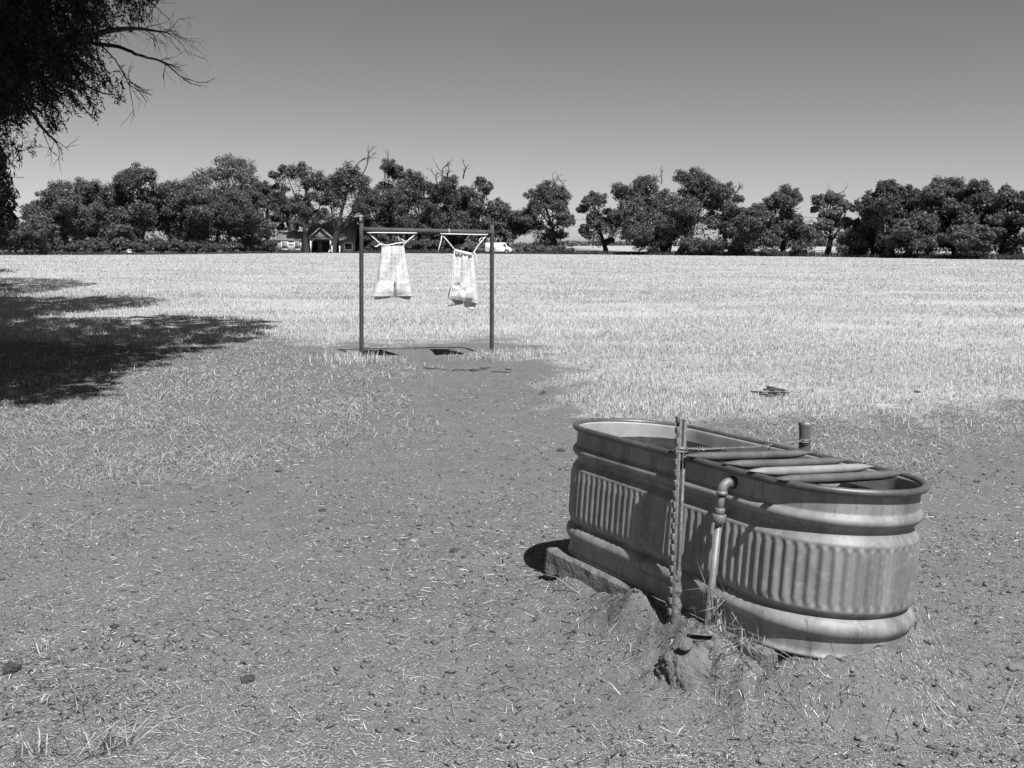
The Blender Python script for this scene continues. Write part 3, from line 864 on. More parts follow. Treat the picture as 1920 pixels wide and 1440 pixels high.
# stones, clods and dead sticks
def stone(name, px, py, s, seed, mat, label, cat, group, flat=.6):
    r = np.random.default_rng(seed); bm = bmesh.new(); bmesh.ops.create_icosphere(bm, subdivisions=4, radius=1)
    P = np.array([v.co for v in bm.verts]); k = 1 + .5 * fbm(P[:, 0] + seed, P[:, 1] + P[:, 2], .9, seed) + (.35 * fbm(P[:, 0] * 2 + P[:, 2], P[:, 1] - P[:, 2], .25, seed + 5, 3) if name != 'stone' else 0)
    for v, q in zip(bm.verts, k): v.co = Vector((v.co.x * s * q * r.uniform(.97, 1.03), v.co.y * s * .8 * q, v.co.z * s * flat * q))
    me = bpy.data.meshes.new(name); bm.to_mesh(me); bm.free()
    p = onz(px, py); o = obj(name, me, mat, loc=(p[0], p[1], gz(p[0], p[1]) + s * flat * (.35 if name == 'stone' else .15)), smooth=True)
    o.rotation_euler = (0, 0, r.uniform(0, 6))
    tag(o, label, cat, group)
SG = 'stones in the dirt'
stone('stone', 1903, 1262, .028, 1, M_STONE, 'rounded stone near the right edge, level with the tank foot', 'stone', SG)
stone('stone', 1798, 1360, .026, 2, M_STONE, 'rounded stone in the bottom right of the dirt', 'stone', SG, .8)
stone('stone', 1614, 1401, .022, 3, M_STONE, 'dull stone half sunk below the tank end', 'stone', SG, .5)
stone('stone', 1592, 1355, .010, 4, M_STONE, 'small pale pebble below the grass tuft at the tank end', 'stone', SG)
stone('stone', 1430, 1434, .020, 5, M_STONE, 'stone cut by the bottom edge of the photo', 'stone', SG)
stone('stone', 1018, 838, .06, 6, M_STONE, 'flat stone lying left of the far end of the tank', 'stone', SG, .15)
DG = 'dung clods on the dirt'
for k, (px, py, s, lb) in enumerate([(604, 958, .02, 'small dark clod alone on the bare path'), (851, 1036, .024, 'dark clod left of the tank shadow'),
        (522, 882, .022, 'dark clod on the trodden grass edge'), (1052, 843, .035, 'dark clod beside the flat stone near the tank'),
        (1017, 740, .05, 'dark clod near the grass edge beyond the tank'), (22, 1262, .036, 'large dark clod at the left edge of the dirt'),
        (465, 1272, .03, 'dark crumbled clod in the lower dirt'), (215, 1178, .022, 'dark clod in the lower left dirt'),
        (1720, 735, .04, 'dark clod in the grass right of the dead branch')]):
    stone('dung_clod', px, py, s, 40 + k, M_DUNG, lb, 'clod', DG, .55)
def sticks(name, px, py, spread, n, l, seed, label, rad=.008, lift=.05):
    r = np.random.default_rng(seed); c = onz(px, py); c[2] = gz(c[0], c[1]); mb = MB()
    for k in range(n):
        a = r.normal(0, .5); L_ = l * r.uniform(.4, 1); q = np.array([r.normal(0, spread), r.normal(0, spread * .4), r.uniform(0.01, lift)])
        t = np.linspace(-.5, .5, 6)[:, None]; d = np.array([math.cos(a), math.sin(a) * .6, r.normal(0, .1)])
        P = q + d * t * L_; P[:, 1] += .04 * l * np.sin(t[:, 0] * 7 + k); P[:, 2] = np.maximum(P[:, 2], .005)
        mb.tube(P, np.linspace(rad, rad * .4, 6), 6)
    o = mb.build(name, M_DUNG, None, True); o.location = c; tag(o, label, 'dead branch')
sticks('dead_branch', 1452, 743, .085, 14, .26, 1, 'dark dead branch lying in the pale grass beyond the tank', .012, .10)
rt = np.random.default_rng(8)
for k in range(9):
    c = onz(820 + k * 16 + rt.normal(0, 5), 696 + rt.normal(0, 2.5)); a = rt.normal(0, .4); L_ = rt.uniform(.08, .3); q = np.linspace(-.5, .5, 6)[:, None]
    P = np.array([math.cos(a), math.sin(a), 0]) * q * L_; P[:, 1] += .03 * np.sin(q[:, 0] * 6 + k); P[:, 2] = .008 + .01 * rt.random()
    tag(MB().tube(P, [.007, .009, .008, .007, .005, .003], 6).build('dead_twig', M_DUNG, None, True), 'short dark twig lying on the bare dirt before the pipe frame', 'twig', 'dark twigs before the frame').location = (c[0], c[1], gz(c[0], c[1]))

# ------------------------------------------------------------------ pipe frame with two hanging bags
FD = FR_R - FR_L; FD[2] = 0
FN = np.array([FD[1], -FD[0], 0]); FN /= np.linalg.norm(FN)        # towards the camera
FX = FD / np.linalg.norm(FD)
def fpt(px, py, off=0.0):
    d = ray(px, py); o = np.array([0, 0, CAM_H]); q = FR_L + FN * off
    t = ((q - o) @ FN) / (d @ FN); return o + d * t
def build_frame():
    base = FR_L.copy(); base[2] = gz(*FR_L[:2])
    fr = thing('pipe_frame', 'rusty pipe goalpost frame standing at the edge of the grass', 'pipe frame', base)
    lt, rt = fpt(677.5, 418.5), fpt(922.5, 421)
    for p0, p1 in ((FR_L, lt), (FR_R, rt)):
        q = np.array([p0[0], p0[1], gz(p0[0], p0[1]) - .4])
        n = 12; pts = q + (p1 - q) * np.linspace(0, 1, n)[:, None]
        MB().tube(shift(pts, base), .031, 16).build('post', M_RUST, fr, True)
    a, b = fpt(679, 431), fpt(921, 436.5)
    pts = a + (b - a) * np.linspace(0, 1, 10)[:, None]
    MB().tube(shift(pts, base), .041, 18).build('crossbar', M_RUST, fr, True)
    c = a + (b - a) * .66; d = (b - a) / np.linalg.norm(b - a)
    MB().tube(shift([c - d * .004, c + d * .004], base), .0425, 18).build('wire_band', M_ROPE, fr, True)
build_frame()
def build_bag(label, tl, tr, bl, br, rows, thick, ropes, flap, seam, slit, text, seed, sidestrap=None, off=.06, bandh=None):
    o0 = fpt((tl[0] + tr[0]) / 2, (tl[1] + tr[1]) / 2, off)
    bag = thing('dust_bag', label, 'dust bag', o0, group='bags hanging from the pipe frame')
    r = np.random.default_rng(seed); nt_, na = 60, 260
    a = np.linspace(0, 2 * np.pi, na, endpoint=False); V = []
    for i in range(nt_):
        t = i / (nt_ - 1)
        # left and right edges in the photograph's measure, interpolated through extra rows
        ys = [q[0] for q in rows]; l = (np.interp(t, ys, [q[1][0] for q in rows]), np.interp(t, ys, [q[1][1] for q in rows]))
        rr_ = (np.interp(t, ys, [q[2][0] for q in rows]), np.interp(t, ys, [q[2][1] for q in rows]))
        A, B = fpt(*l, off), fpt(*rr_, off)
        C, D = (A + B) / 2, (B - A) / 2
        th = np.interp(t, [0, .15, .6, .9, 1], thick)
        ca, sa = np.cos(a), np.sin(a)
        x = np.sign(ca) * np.abs(ca) ** .75; y = np.sign(sa) * np.abs(sa) ** .8
        fold = .018 * np.sin(x * 6 + seed) * (.3 + t) + .013 * np.sin(x * 15 + 2 * seed + 2 * t) * (.4 + .6 * (1 - t)) + .012 * np.sin(9 * t + 4 * x)
        if slit is not None:
            dep = .15 * sstep(slit[1], slit[1] + .12, t) * np.exp(-((x - slit[0]) / .05) ** 4) + .03 * np.exp(-((x - slit[0]) / .05) ** 2) * sstep(.05, .3, t)
        else: dep = .03 * sstep(.6, 1, t) * np.exp(-((x - .1) / .08) ** 2)
        pocket = .026 * sstep(seam - .015, seam + .02, t) * np.exp(-((np.abs(x) - .45) / .35) ** 2) * (1 - sstep(seam + .12, 1.0, t) * .7)
        front = (sa > 0)
        yy = th * y + np.where(front, fold * np.abs(sa) - dep * np.abs(sa) + pocket * np.abs(sa), fold * .5)
        V.append(C + D * x[:, None] + FN * yy[:, None])
    V = np.concatenate(V) - o0
    i = np.arange(nt_ - 1)[:, None] * na; j = np.arange(na); j2 = (j + 1) % na
    Q = np.stack([i + j, i + na + j, i + na + j2, i + j2], 2).reshape(-1, 4)
    mb = MB().add(V, [Q]); mb.F[na] = [np.array([np.arange(na)[::-1]])]
    from mathutils.bvhtree import BVHTree
    bvh = BVHTree.FromPolygons([Vector(v) for v in V], Q.tolist())
    body = mb.build('bag_body', M_CANVAS, bag, True)
    so = body.modifiers.new('thickness', 'SOLIDIFY'); so.thickness = .004; so.offset = -1
    # flaps under the hem
    for k, (c1, c2, c3, c4, dark) in enumerate(flap):
        n = 14; W_ = []
        for q in range(6):
            t = q / 5
            for p in range(n):
                s = p / (n - 1)
                px = (c1[0] * (1 - s) + c2[0] * s) * (1 - t) + (c3[0] * (1 - s) + c4[0] * s) * t
                py = (c1[1] * (1 - s) + c2[1] * s) * (1 - t) + (c3[1] * (1 - s) + c4[1] * s) * t
                W_.append(fpt(px, py, off + .02 + .012 * math.sin(6 * s + k + 2 * t) - .02 * k) - o0)
        ii = np.arange(5)[:, None] * n; jj = np.arange(n - 1)
        f = MB().add(W_, [np.stack([ii + jj, ii + n + jj, ii + n + jj + 1, ii + jj + 1], 2).reshape(-1, 4)]).build('hem_flap', M_CANVAS2 if dark else M_CANVAS, bag, True)
        so = f.modifiers.new('thickness', 'SOLIDIFY'); so.thickness = .004
    if bandh:
        c1, c2, c3, c4 = bandh; W_ = []
        for t in (0, .5, 1):
            for s in np.linspace(0, 1, 12):
                px = (c1[0] * (1 - s) + c2[0] * s) * (1 - t) + (c3[0] * (1 - s) + c4[0] * s) * t
                py = (c1[1] * (1 - s) + c2[1] * s) * (1 - t) + (c3[1] * (1 - s) + c4[1] * s) * t
                W_.append(fpt(px, py, off + thick[0] + .040 - .014 * abs(2 * s - 1) ** 2) - o0)
        ii = np.arange(2)[:, None] * 12; jj = np.arange(11)
        f = MB().add(W_, [np.stack([ii + jj, ii + 12 + jj, ii + 12 + jj + 1, ii + jj + 1], 2).reshape(-1, 4)]).build('waist_band', M_CANVAS, bag, True)
        so = f.modifiers.new('thickness', 'SOLIDIFY'); so.thickness = .006
    for pts in ropes:
        P = np.array([fpt(px, py, off - .01 if len(q) == 0 else off + q[0]) for px, py, *q in pts]) - o0
        MB().tube(P, .0085, 8).build('rope', M_ROPE, bag, True)
    if sidestrap is not None:
        P = np.array([fpt(px, py, off + .05) for px, py in sidestrap]) - o0
        MB().tube(P, .009, 6).build('side_strap', M_ROPE, bag, True)
    if text:
        for line, px, py, size in text:
            cu = bpy.data.curves.new('lettering', 'FONT'); cu.body = line; cu.size = size; cu.align_x = 'CENTER'; cu.extrude = .0005
            tmp = bpy.data.objects.new('tmp', cu); COL.objects.link(tmp)
            me = bpy.data.meshes.new_from_object(tmp.evaluated_get(bpy.context.evaluated_depsgraph_get()))
            bpy.data.objects.remove(tmp)
            me.name = 'lettering'; me.materials.clear()
            o = obj('lettering', me, M_INK, bag)
            c = fpt(px, py, off) - o0
            X, Y, Z = FX, np.array([0, 0, 1.0]), FN
            # lay the letters on the cloth
            n = len(me.vertices); co = np.zeros(n * 3); me.vertices.foreach_get('co', co); co = co.reshape(-1, 3)
            Wp = c + co[:, :1] * (X + np.array([0, 0, .14])) + co[:, 1:2] * Y
            for q in range(n):
                hit = bvh.ray_cast(Vector(Wp[q] + FN * 1.0), Vector(-FN))[0]
                if hit is not None: Wp[q] = np.array(hit) + FN * .006
            me.vertices.foreach_set('co', Wp.ravel()); me.update()
    return bag
build_bag('white canvas dust bag like a pair of trousers, hanging nearer the left post', (716, 461), (757, 459.5), (699, 557), (772, 556),
    [(0, (716, 461), (757, 459.5)), (.35, (711.5, 494), (761.5, 493)), (.7, (707, 527), (767, 526.5)), (.8, (704, 536), (768, 536)), (1, (699, 556.5), (772.5, 555.5))],
    [.03, .05, .06, .07, .06],
    [[(688.5, 436.7, .0), (700, 436.3, .02), (735, 436.5, .02), (770, 437, .02), (781.5, 437, .0)],
     [(692, 438), (705, 450), (714, 458.5), (716.5, 461)], [(777.5, 440), (765, 451), (758, 457), (756, 460.5)],
     [(714, 457), (720, 459.2), (726, 460), (742, 456.5), (757, 454.5)], [(752.5, 448.5), (757, 451.5), (762, 453.8)], [(702.5, 462), (706, 462.4), (709, 460.2), (713, 457.5)]],
    [((701, 556), (735, 553), (704, 562), (732, 558), True), ((736, 553), (771, 556), (740, 556), (768, 563), False)], .72, (.06, .7), None, 1)
build_bag('white canvas dust bag with printed lettering and waist band, nearer the right post', (852, 467), (887, 476), (841, 560), (895, 570),
    [(0, (852.5, 467), (886, 476)), (.3, (850.5, 498), (889, 505)), (.6, (847.5, 528), (891.5, 530)), (.75, (842, 545), (893, 549)), (1, (840.5, 559.5), (895, 569.5))],
    [.03, .05, .07, .08, .06],
    [[(825.5, 438.5, .0), (840, 438.8, .02), (870, 439.3, .02), (900, 440, .02), (914.5, 440, 0)],
     [(829.5, 441), (840, 453), (850, 465.5), (853, 468)], [(911, 442.5), (899, 457), (890, 470), (885.5, 476.5)],
     [(828.5, 440), (827, 451), (824, 462), (821.3, 472)], [(889, 472.5), (892.5, 480), (893.3, 491), (895.5, 498.5), (899, 502.5)],
     [(898.5, 457), (899.5, 449), (903, 444.5), (906, 445), (904, 451)]],
    [((841, 560), (870, 557), (840.5, 574.5), (868.5, 570), True), ((871, 562), (893.5, 570), (869.5, 574.5), (887.5, 582.5), False)], .70, None,
    [('The', 855, 534, .058), ('Dustbag', 858, 543.5, .062)], 2, [(852.2, 470), (851, 490), (849, 512), (847.5, 530), (842.5, 548)],
    bandh=((852, 466.5), (886, 474.5), (853, 473), (885, 481)))

# ------------------------------------------------------------------ far trees
def leaf_cards(rng, clumps, n, size, aspect=1.3, shell=.55):
    c = np.asarray(clumps, float); w = (c[:, 3] * c[:, 4] + c[:, 4] * c[:, 5]) ; w /= w.sum()
    k = rng.choice(len(c), n, p=w)
    d = rng.normal(0, 1, (n, 3)); d /= np.linalg.norm(d, axis=1)[:, None]
    rad = 1 - shell * rng.random(n) ** 1.6
    rad *= rng.uniform(.75, 1.3, n)
    P = c[k, :3] + d * c[k, 3:6] * rad[:, None]
    N = d * .5 + rng.normal(0, .5, (n, 3)) + np.array([0, 0, .3]); N /= np.linalg.norm(N, axis=1)[:, None]
    A = np.cross(N, rng.normal(0, 1, (n, 3))); A /= np.linalg.norm(A, axis=1)[:, None] + 1e-9; B = np.cross(N, A)
    s = size * rng.uniform(.5, 1.35, n)[:, None]
    A = A * s * aspect; B = B * s
    V = np.stack([P - A, P - B * .6 + N * s * .12, P + A, P + B * .6 + N * s * .12], 1).reshape(-1, 3)
    return V, np.arange(n)[:, None] * 4 + np.arange(4)[None]
def rec_branch(mb, rng, p, d, L_, r, depth, spread=.5, grav=0.0, k=5):
    n = 5; pts = [p]; q = p.copy(); dd = d.copy()
    for i in range(n):
        dd = dd + rng.normal(0, .14, 3) + np.array([0, 0, grav]); dd /= np.linalg.norm(dd); q = q + dd * L_ / n; pts.append(q)
    mb.tube(pts, np.linspace(r, r * .55, n + 1), k, False)
    if depth > 0:
        for c in range(rng.integers(2, 4)):
            i = rng.integers(2, n + 1); e = dd + rng.normal(0, spread, 3); e /= np.linalg.norm(e)
            rec_branch(mb, rng, pts[i], e, L_ * rng.uniform(.5, .75), r * .55, depth - 1, spread, grav, k)
TREES = 'trees along the far side of the field'
def far_tree(label, xc, hw, ytop, ybot, ybase, mat=1, seed=0, n=6500, ncl=44, trunk_px=None, size=.30, dead=(), gap=.0, depth=None, name='field_tree', skew=0.0, clr=(.17, .30), trunk_r=.45, ymax=6.0):
    r = np.random.default_rng(1000 + seed)
    tx = trunk_px if trunk_px is not None else xc
    D = depth or min(onz(tx, ybase)[1], 230)
    s = D / F_PX
    base = ondepth(tx, ybase, D); base[2] = 0
    cx = ondepth(xc, ybase, D)[0] - base[0]
    ztop = ondepth(xc, ytop, D)[2]; zbot = max(ondepth(xc, ybot, D)[2], .3); H = ztop - zbot; Wd = hw * s
    t = thing(name, label, 'tree' if name != 'bush' else 'bush', base, group=TREES if name == 'field_tree' else 'bushes along the far fence line')
    cl = []
    nl = max(6, int(ncl / 4.0)); hs = (np.arange(nl) + r.random(nl)) / nl; us = r.permutation((np.arange(nl) + r.random(nl)) / nl) * 2 - 1
    for h, ux in zip(hs, us):
        e = math.sqrt(max(.12, 1 - ((h - .40) / .68) ** 2))
        a = r.uniform(0, 2 * np.pi); lr = min(Wd * r.uniform(.26, .50), H * .38)
        q = r.random() ** .5
        X = cx + max(Wd * 1.16 * e - lr * .8, Wd * .1) * np.sign(ux) * abs(ux) ** .7 + skew * Wd * (h - .4); Y = max(min(Wd, ymax) * e - lr * .4, 0) * q * math.sin(a)
        Z = zbot + lr * .7 + (H - lr * 1.55) * h
        if r.random() < gap and .15 < h < .85: lr *= .6
        m_ = int(6 + 22 * (lr / max(Wd, 1)))
        for k in range(m_):
            d = r.normal(0, 1, 3); d[2] = abs(d[2]) * .9 - .25; d /= np.linalg.norm(d)
            cr = max(lr * r.uniform(.22, .46), .45); f = r.uniform(.62, 1.02)
            cl.append((X + d[0] * lr * f, Y + d[1] * min(lr, ymax) * f, Z + d[2] * lr * .9 * f, cr, cr, cr * r.uniform(.65, 1.0)))
        cl.append((X, Y, Z, lr * .62, min(lr, ymax) * .62, lr * .55))
    # always a clump at the very top
    cr = max(Wd * .16, .6); cl.append((cx + skew * Wd * .5 + r.normal(0, .1) * Wd, 0, ztop - cr * .75, cr, cr, cr * .8))
    nf = int(n * .45); hh = r.random(nf) * 1.02; ee = np.sqrt(np.maximum(.08, 1 - ((hh - .38) / .70) ** 2)); aa = r.uniform(0, 2 * np.pi, nf)
    lump = 1 + .28 * np.sin(3 * aa + seed) * np.sin(7 * hh + 2 * seed) + .14 * np.sin(5 * aa + 9 * hh + seed)
    qq = r.random(nf) ** .5 * ee * lump * Wd * .62
    keepf = vn(aa * 2.2 + 3 * hh, hh * 7 + seed, seed) > (-.22 + .9 * gap)
    loose = np.column_stack([cx + qq * np.cos(aa) + skew * Wd * (hh - .4), np.minimum(qq, ymax) * np.sin(aa), zbot + H * hh * .90])[keepf]
    loose = np.column_stack([loose, np.full((len(loose), 3), .35)])
    V, Q = leaf_cards(r, cl, int(n * 3.6), size * .53, 1.35, .85)
    V2, Q2 = leaf_cards(r, loose, len(loose), size * .55, 1.3, 1.0)
    V = np.concatenate([V, V2]); Q = np.concatenate([Q, Q2 + len(Q) * 4])
    V[:, 2] = np.maximum(V[:, 2], .15)
    obj('crown', mesh_np('crown', V, [Q]), M_LEAF[mat], t)
    mb = MB(); top = np.array([cx + skew * Wd * .3, 0, zbot + H * .62]); k = np.linspace(0, 1, 9)[:, None]
    bend = np.array([r.normal(0, .5), r.normal(0, .3), 0])
    P = top * k + bend * np.sin(np.pi * k) ; P[0, 2] = -.3
    mb.tube(P, np.linspace(trunk_r, trunk_r * .3, 9) * (1 + .5 * np.exp(-np.linspace(0, 8, 9))), 8, False)
    for i in range(8):
        c = cl[r.integers(0, len(cl))]; q = P[r.integers(2, 7)]; e = np.array(c[:3]); m_ = (q + e) / 2 + np.array([0, 0, -.4 + r.normal(0, .4)])
        mb.tube([q, (q + m_) / 2, m_, (m_ + e) / 2, e], np.linspace(trunk_r * .42, trunk_r * .10, 5), 6, False)
    mb.build('trunk', M_BARK, t, True)
    if len(dead):
        mb = MB()
        for (x0, y0, x1, y1) in dead:
            p0, p1 = ondepth(x0, y0, D) - base, ondepth(x1, y1, D) - base; d = p1 - p0; ln = np.linalg.norm(d)
            mb = MB(); rec_branch(mb, r, p0, d / ln, ln * .75, .16, 3, .42)
            mb.build('dead_branch', M_DEAD, t, True)
    return t
FT = far_tree
FT('broad dark tree at the left end of the far row, bare trunk below', 118, 58, 338, 458, 474, 1, 1, 8500, 60, 124)
FT('rounded tree top behind and right of the leftmost broad tree', 160, 50, 332, 452, 473, 1, 2, 7000, 50, 193)
FT('tall pointed tree second summit from the left in the far row', 262, 58, 303, 460, 474, 0, 3, 9500, 64, 258, clr=(.18, .3))
FT('low spreading tree right of the pointed tree with branches near the grass', 215, 62, 378, 462, 474, 1, 4, 7500, 50, 214)
FT('mid height tree in the dip left of the pale topped tree', 352, 56, 340, 460, 474, 1, 5, 8500, 56, 340)
FT('pale topped airy tree rising behind the left group', 432, 64, 287, 420, 470, 3, 6, 6500, 60, 430, size=.36, depth=232, gap=.1)
FT('dense dark tree in front of the pale topped tree', 420, 70, 345, 462, 474, 0, 7, 9500, 60, 398)
FT('bushy tree hiding the left end of the house', 470, 44, 352, 466, 474, 1, 8, 7600, 50, 470, depth=205)
FT('slim tall tree with a tufted top left of the house', 530, 22, 308, 400, 473, 0, 9, 2600, 26, 545, skew=.2, depth=216)
FT('open tree leaning left over the house with a dark forked trunk', 578, 50, 302, 424, 474.5, 1, 10, 5600, 46, 574, gap=.22, trunk_r=.5, depth=199.5, ymax=1.5)
FT('broad tree with dead top branches and a thick trunk before the house', 652, 56, 305, 422, 474.5, 0, 11, 6600, 50, 622, gap=.15, trunk_r=.6, depth=199.5, ymax=1.5, dead=((660, 320, 690, 284), (680, 325, 708, 290), (650, 315, 655, 296)))
FT('tall narrow topped tree just above the left post of the frame', 737, 34, 298, 440, 473, 1, 12, 5400, 44, 730, dead=((722, 335, 712, 300),))
FT('dense tree filling the space above the left bag', 715, 50, 345, 466, 474, 0, 13, 7600, 50, 715)
FT('dark full tree above the middle of the crossbar', 790, 52, 320, 464, 474, 0, 14, 8800, 56, 790)
FT('dark tree with two dead forks on top above the right bag', 845, 50, 332, 464, 474.5, 0, 15, 8200, 54, 850, dead=((828, 345, 836, 308), (838, 340, 845, 315), (868, 335, 874, 308), (820, 345, 812, 312)))
FT('square topped tree right of the dead forked tree', 897, 32, 330, 452, 475, 1, 16, 5200, 40, 900)
FT('low rounded tree above the white van', 942, 42, 374, 458, 475, 1, 17, 6200, 46, 945)
FT('free standing dense tree with dead twigs on its right shoulder', 1022, 50, 337, 462, 475.5, 1, 18, 8800, 60, 1045, dead=((1040, 365, 1052, 335), (1050, 360, 1056, 340), (1035, 355, 1038, 333)))
FT('small rounded tree right of the sky gap', 1115, 34, 358, 462, 476, 1, 19, 5600, 42, 1138)
FT('open topped tree with sky showing through its crown', 1195, 58, 328, 455, 477, 1, 20, 7000, 56, 1250, gap=.25, dead=((1240, 345, 1246, 325),))
FT('dark dense round tree low in the middle of the right group', 1218, 50, 395, 470, 478, 0, 21, 7200, 44, 1220)
FT('tall tree with a clear rounded summit and leaning trunks', 1300, 56, 312, 450, 478.5, 1, 22, 8000, 60, 1278, gap=.15, trunk_r=.9)
FT('thin crowned tree right of the leaning trunks', 1362, 44, 340, 458, 479, 1, 23, 5600, 44, 1350, gap=.18, dead=((1375, 365, 1385, 348),))
FT('low dark tree between the leaning trunk tree and the domed tree', 1412, 44, 392, 468, 480, 0, 24, 6600, 46, 1412)
FT('domed tree with a dark trunk left of the pale bare tree', 1462, 52, 346, 466, 480, 1, 25, 7800, 54, 1468, gap=.08)
FT('pale half bare tree with open limbs and a light trunk', 1548, 36, 356, 450, 481, 3, 26, 3200, 40, 1550, gap=.25, size=.34, trunk_r=.5, dead=((1556, 390, 1568, 352), (1552, 430, 1590, 405), (1550, 400, 1545, 362), (1551, 455, 1580, 430), (1552, 440, 1522, 410)))
FT('big dark tree at the left end of the right hand clump', 1628, 44, 356, 468, 482, 0, 27, 8200, 54, 1640)
FT('large rounded dark tree behind the clump end', 1668, 48, 335, 470, 483, 0, 28, 8600, 58, 1672)
FT('light sprayed tree tallest in the right hand clump', 1752, 56, 330, 470, 484, 1, 29, 9500, 62, 1740)
FT('low spreading foliage under the tallest right hand tree', 1722, 56, 402, 474, 484, 1, 30, 7600, 50, 1700)
FT('dark tree second from the right edge', 1832, 48, 337, 470, 485, 0, 31, 8800, 58, 1815)
FT('tree at the right end of the clump', 1882, 42, 346, 472, 486, 1, 32, 8200, 54, 1880)
FT('tree cut by the right edge of the photo', 1950, 50, 352, 474, 487, 0, 33, 7600, 50, 1950)
FT('low foliage under the second tree from the right edge', 1822, 50, 420, 478, 486, 1, 34, 6600, 44, 1825)
FT('dark tree filling the gap between the leftmost broad tree and the pointed tree', 205, 62, 342, 460, 474, 0, 71, 8000, 56, 205, depth=228)
FT('dark tree behind the dip between the pointed tree and the pale topped tree', 318, 56, 338, 460, 474, 1, 72, 8000, 56, 318, depth=228)
FT('dark tree behind the low middle of the left group', 95, 40, 372, 462, 474, 0, 73, 6000, 44, 95, depth=215)
FT('dark tree behind the frame between the tall topped tree and the left bag', 760, 52, 335, 462, 474, 0, 74, 7600, 52, 760, depth=230)
FT('dark tree behind the square topped tree and the forked tree', 872, 44, 350, 462, 475, 0, 75, 7000, 48, 872, depth=230)
FT('dark tree behind the open topped tree and the tall summit tree', 1252, 50, 352, 462, 478, 0, 76, 7000, 48, 1252, depth=225)
FT('dark tree behind the tallest tree of the right hand clump', 1795, 56, 345, 472, 485, 0, 77, 7600, 52, 1795, depth=150)
FT('dark tree behind the left end of the right hand clump', 1700, 48, 345, 472, 483, 0, 78, 7000, 48, 1700, depth=155)
FT('dark tree behind the gap between the left group and the slim tall tree', 506, 36, 338, 445, 474, 0, 79, 6000, 44, 506, depth=226)
FT('low dark tree behind the roof of the house', 555, 30, 372, 440, 474, 1, 80, 4600, 36, 560, depth=226)
B_ = dict(name='bush', trunk_r=.12, ncl=22, n=2400)
FT('dark low bushes at the left edge beyond the field', 20, 44, 404, 470, 478, mat=0, seed=50, **{**B_, 'n': 4200})
FT('shadowed bushy tree left of the broad leftmost tree', 70, 40, 412, 472, 478, mat=0, seed=51, **{**B_, 'n': 3800})
FT('bush at the left wall of the house', 506, 12, 450, 474, 474, mat=0, seed=52, **B_)
FT('bush under the trees right of the house', 690, 34, 440, 476, 474, mat=1, seed=53, depth=213, **B_)
FT('bush hiding the right end of the house roof', 672, 18, 415, 474, 474, mat=1, seed=54, depth=213, **B_)
FT('scrub bush behind the right bag', 800, 34, 448, 476, 474.5, mat=1, seed=55, **B_)
FT('pale flowering bush behind the right bag rope', 880, 26, 456, 477, 475, mat=3, seed=56, **B_)
FT('low bush left of the white van', 893, 9, 458, 476, 475, mat=1, seed=57, **B_)
FT('weedy bush right of the white van', 1000, 30, 461, 478, 475.5, mat=2, seed=58, **B_)
FT('bush at the foot of the free standing tree', 1040, 36, 462, 478, 476, mat=2, seed=59, **B_)
FT('dark bush under the leaning trunks', 1310, 36, 446, 480, 479, mat=1, seed=60, **B_)
FT('pale bush between the right group and the domed tree', 1390, 22, 448, 480, 479.5, mat=3, seed=61, **B_)
FT('bush behind the rail fence right of the pale tree', 1590, 26, 430, 478, 482, mat=1, seed=62, **B_)
FT('bush left of the pale tree behind the bare pole', 1512, 26, 420, 478, 481, mat=1, seed=63, **B_)
FT('round clipped bush at the foot of the domed tree', 1494, 9, 469, 480, 480.5, mat=0, seed=64, **{**B_, 'n': 700})
FT('low dark bush left of the domed tree trunk', 1445, 15, 469, 480, 480.5, mat=0, seed=65, **{**B_, 'n': 900})

ru = np.random.default_rng(91)
for px in (95, 150, 182, 222, 258, 300, 330, 362, 395, 432, 462, 492, 705, 742, 772, 828, 852, 1240, 1345, 1612, 1650, 1895):
    yb = float(np.interp(px, [0, 500, 900, 1150, 1500, 1750, 1920], [477, 474, 474.5, 476.5, 480, 483, 485]))
    FT('low dark bush in the undergrowth beneath the far trees', px, ru.uniform(14, 24), yb - ru.uniform(16, 30), yb + 3, yb, 0, 200 + px, 1500, 16, name='bush', trunk_r=.1, size=.30)
# far off wood on the horizon and weeds along the field edge
def far_wood():
    r = np.random.default_rng(77); cl = []
    for x in np.arange(-520, 520, 9.0):
        h = r.uniform(3, 5); cl.append((x + r.normal(0, 3), 660 + r.normal(0, 12), h * .45 + (1.2 if x > 20 else 0), r.uniform(7, 12), 6, h * .55))
    V, Q = leaf_cards(r, cl, 16000, 1.1)
    V[:, 2] = np.maximum(V[:, 2], 0)
    o = obj('far_wood', mesh_np('far_wood', V, [Q]), M_LEAF[1]); o['kind'] = 'stuff'; o['label'] = 'far off dark wood on the horizon'
far_wood()
def edge_weeds():
    r = np.random.default_rng(78); n = 52000
    px = r.uniform(-60, 1980, n); x = np.zeros(n); y = np.zeros(n)
    a = (px - 960) / F_PX
    D = np.interp(a, fe[:, 0] / fe[:, 1], fe[:, 1]) + np.abs(r.normal(0, 5, n)) - .5
    x = a * D; y = D
    k = .55 + 1.1 * fbm(x, y * 0, 9, 4); keep = r.random(n) < np.clip(k, .1, 1)
    x, y = x[keep], y[keep]
    hh = r.uniform(.2, .95, len(x)) * (1 + .9 * fbm(x, y * 0, 14, 8)) * np.interp((x / y) * F_PX + 960, [0, 490, 520, 665, 690, 900, 1100, 1350, 1900], [.5, .6, .25, .25, .8, 1.0, .8, .85, .9])
    build_blades('field_edge_weeds', r, x, y, hh, np.full(len(x), .11), .5, .3, M_WEED, 'dark weeds along the far edge of the field')
edge_weeds()

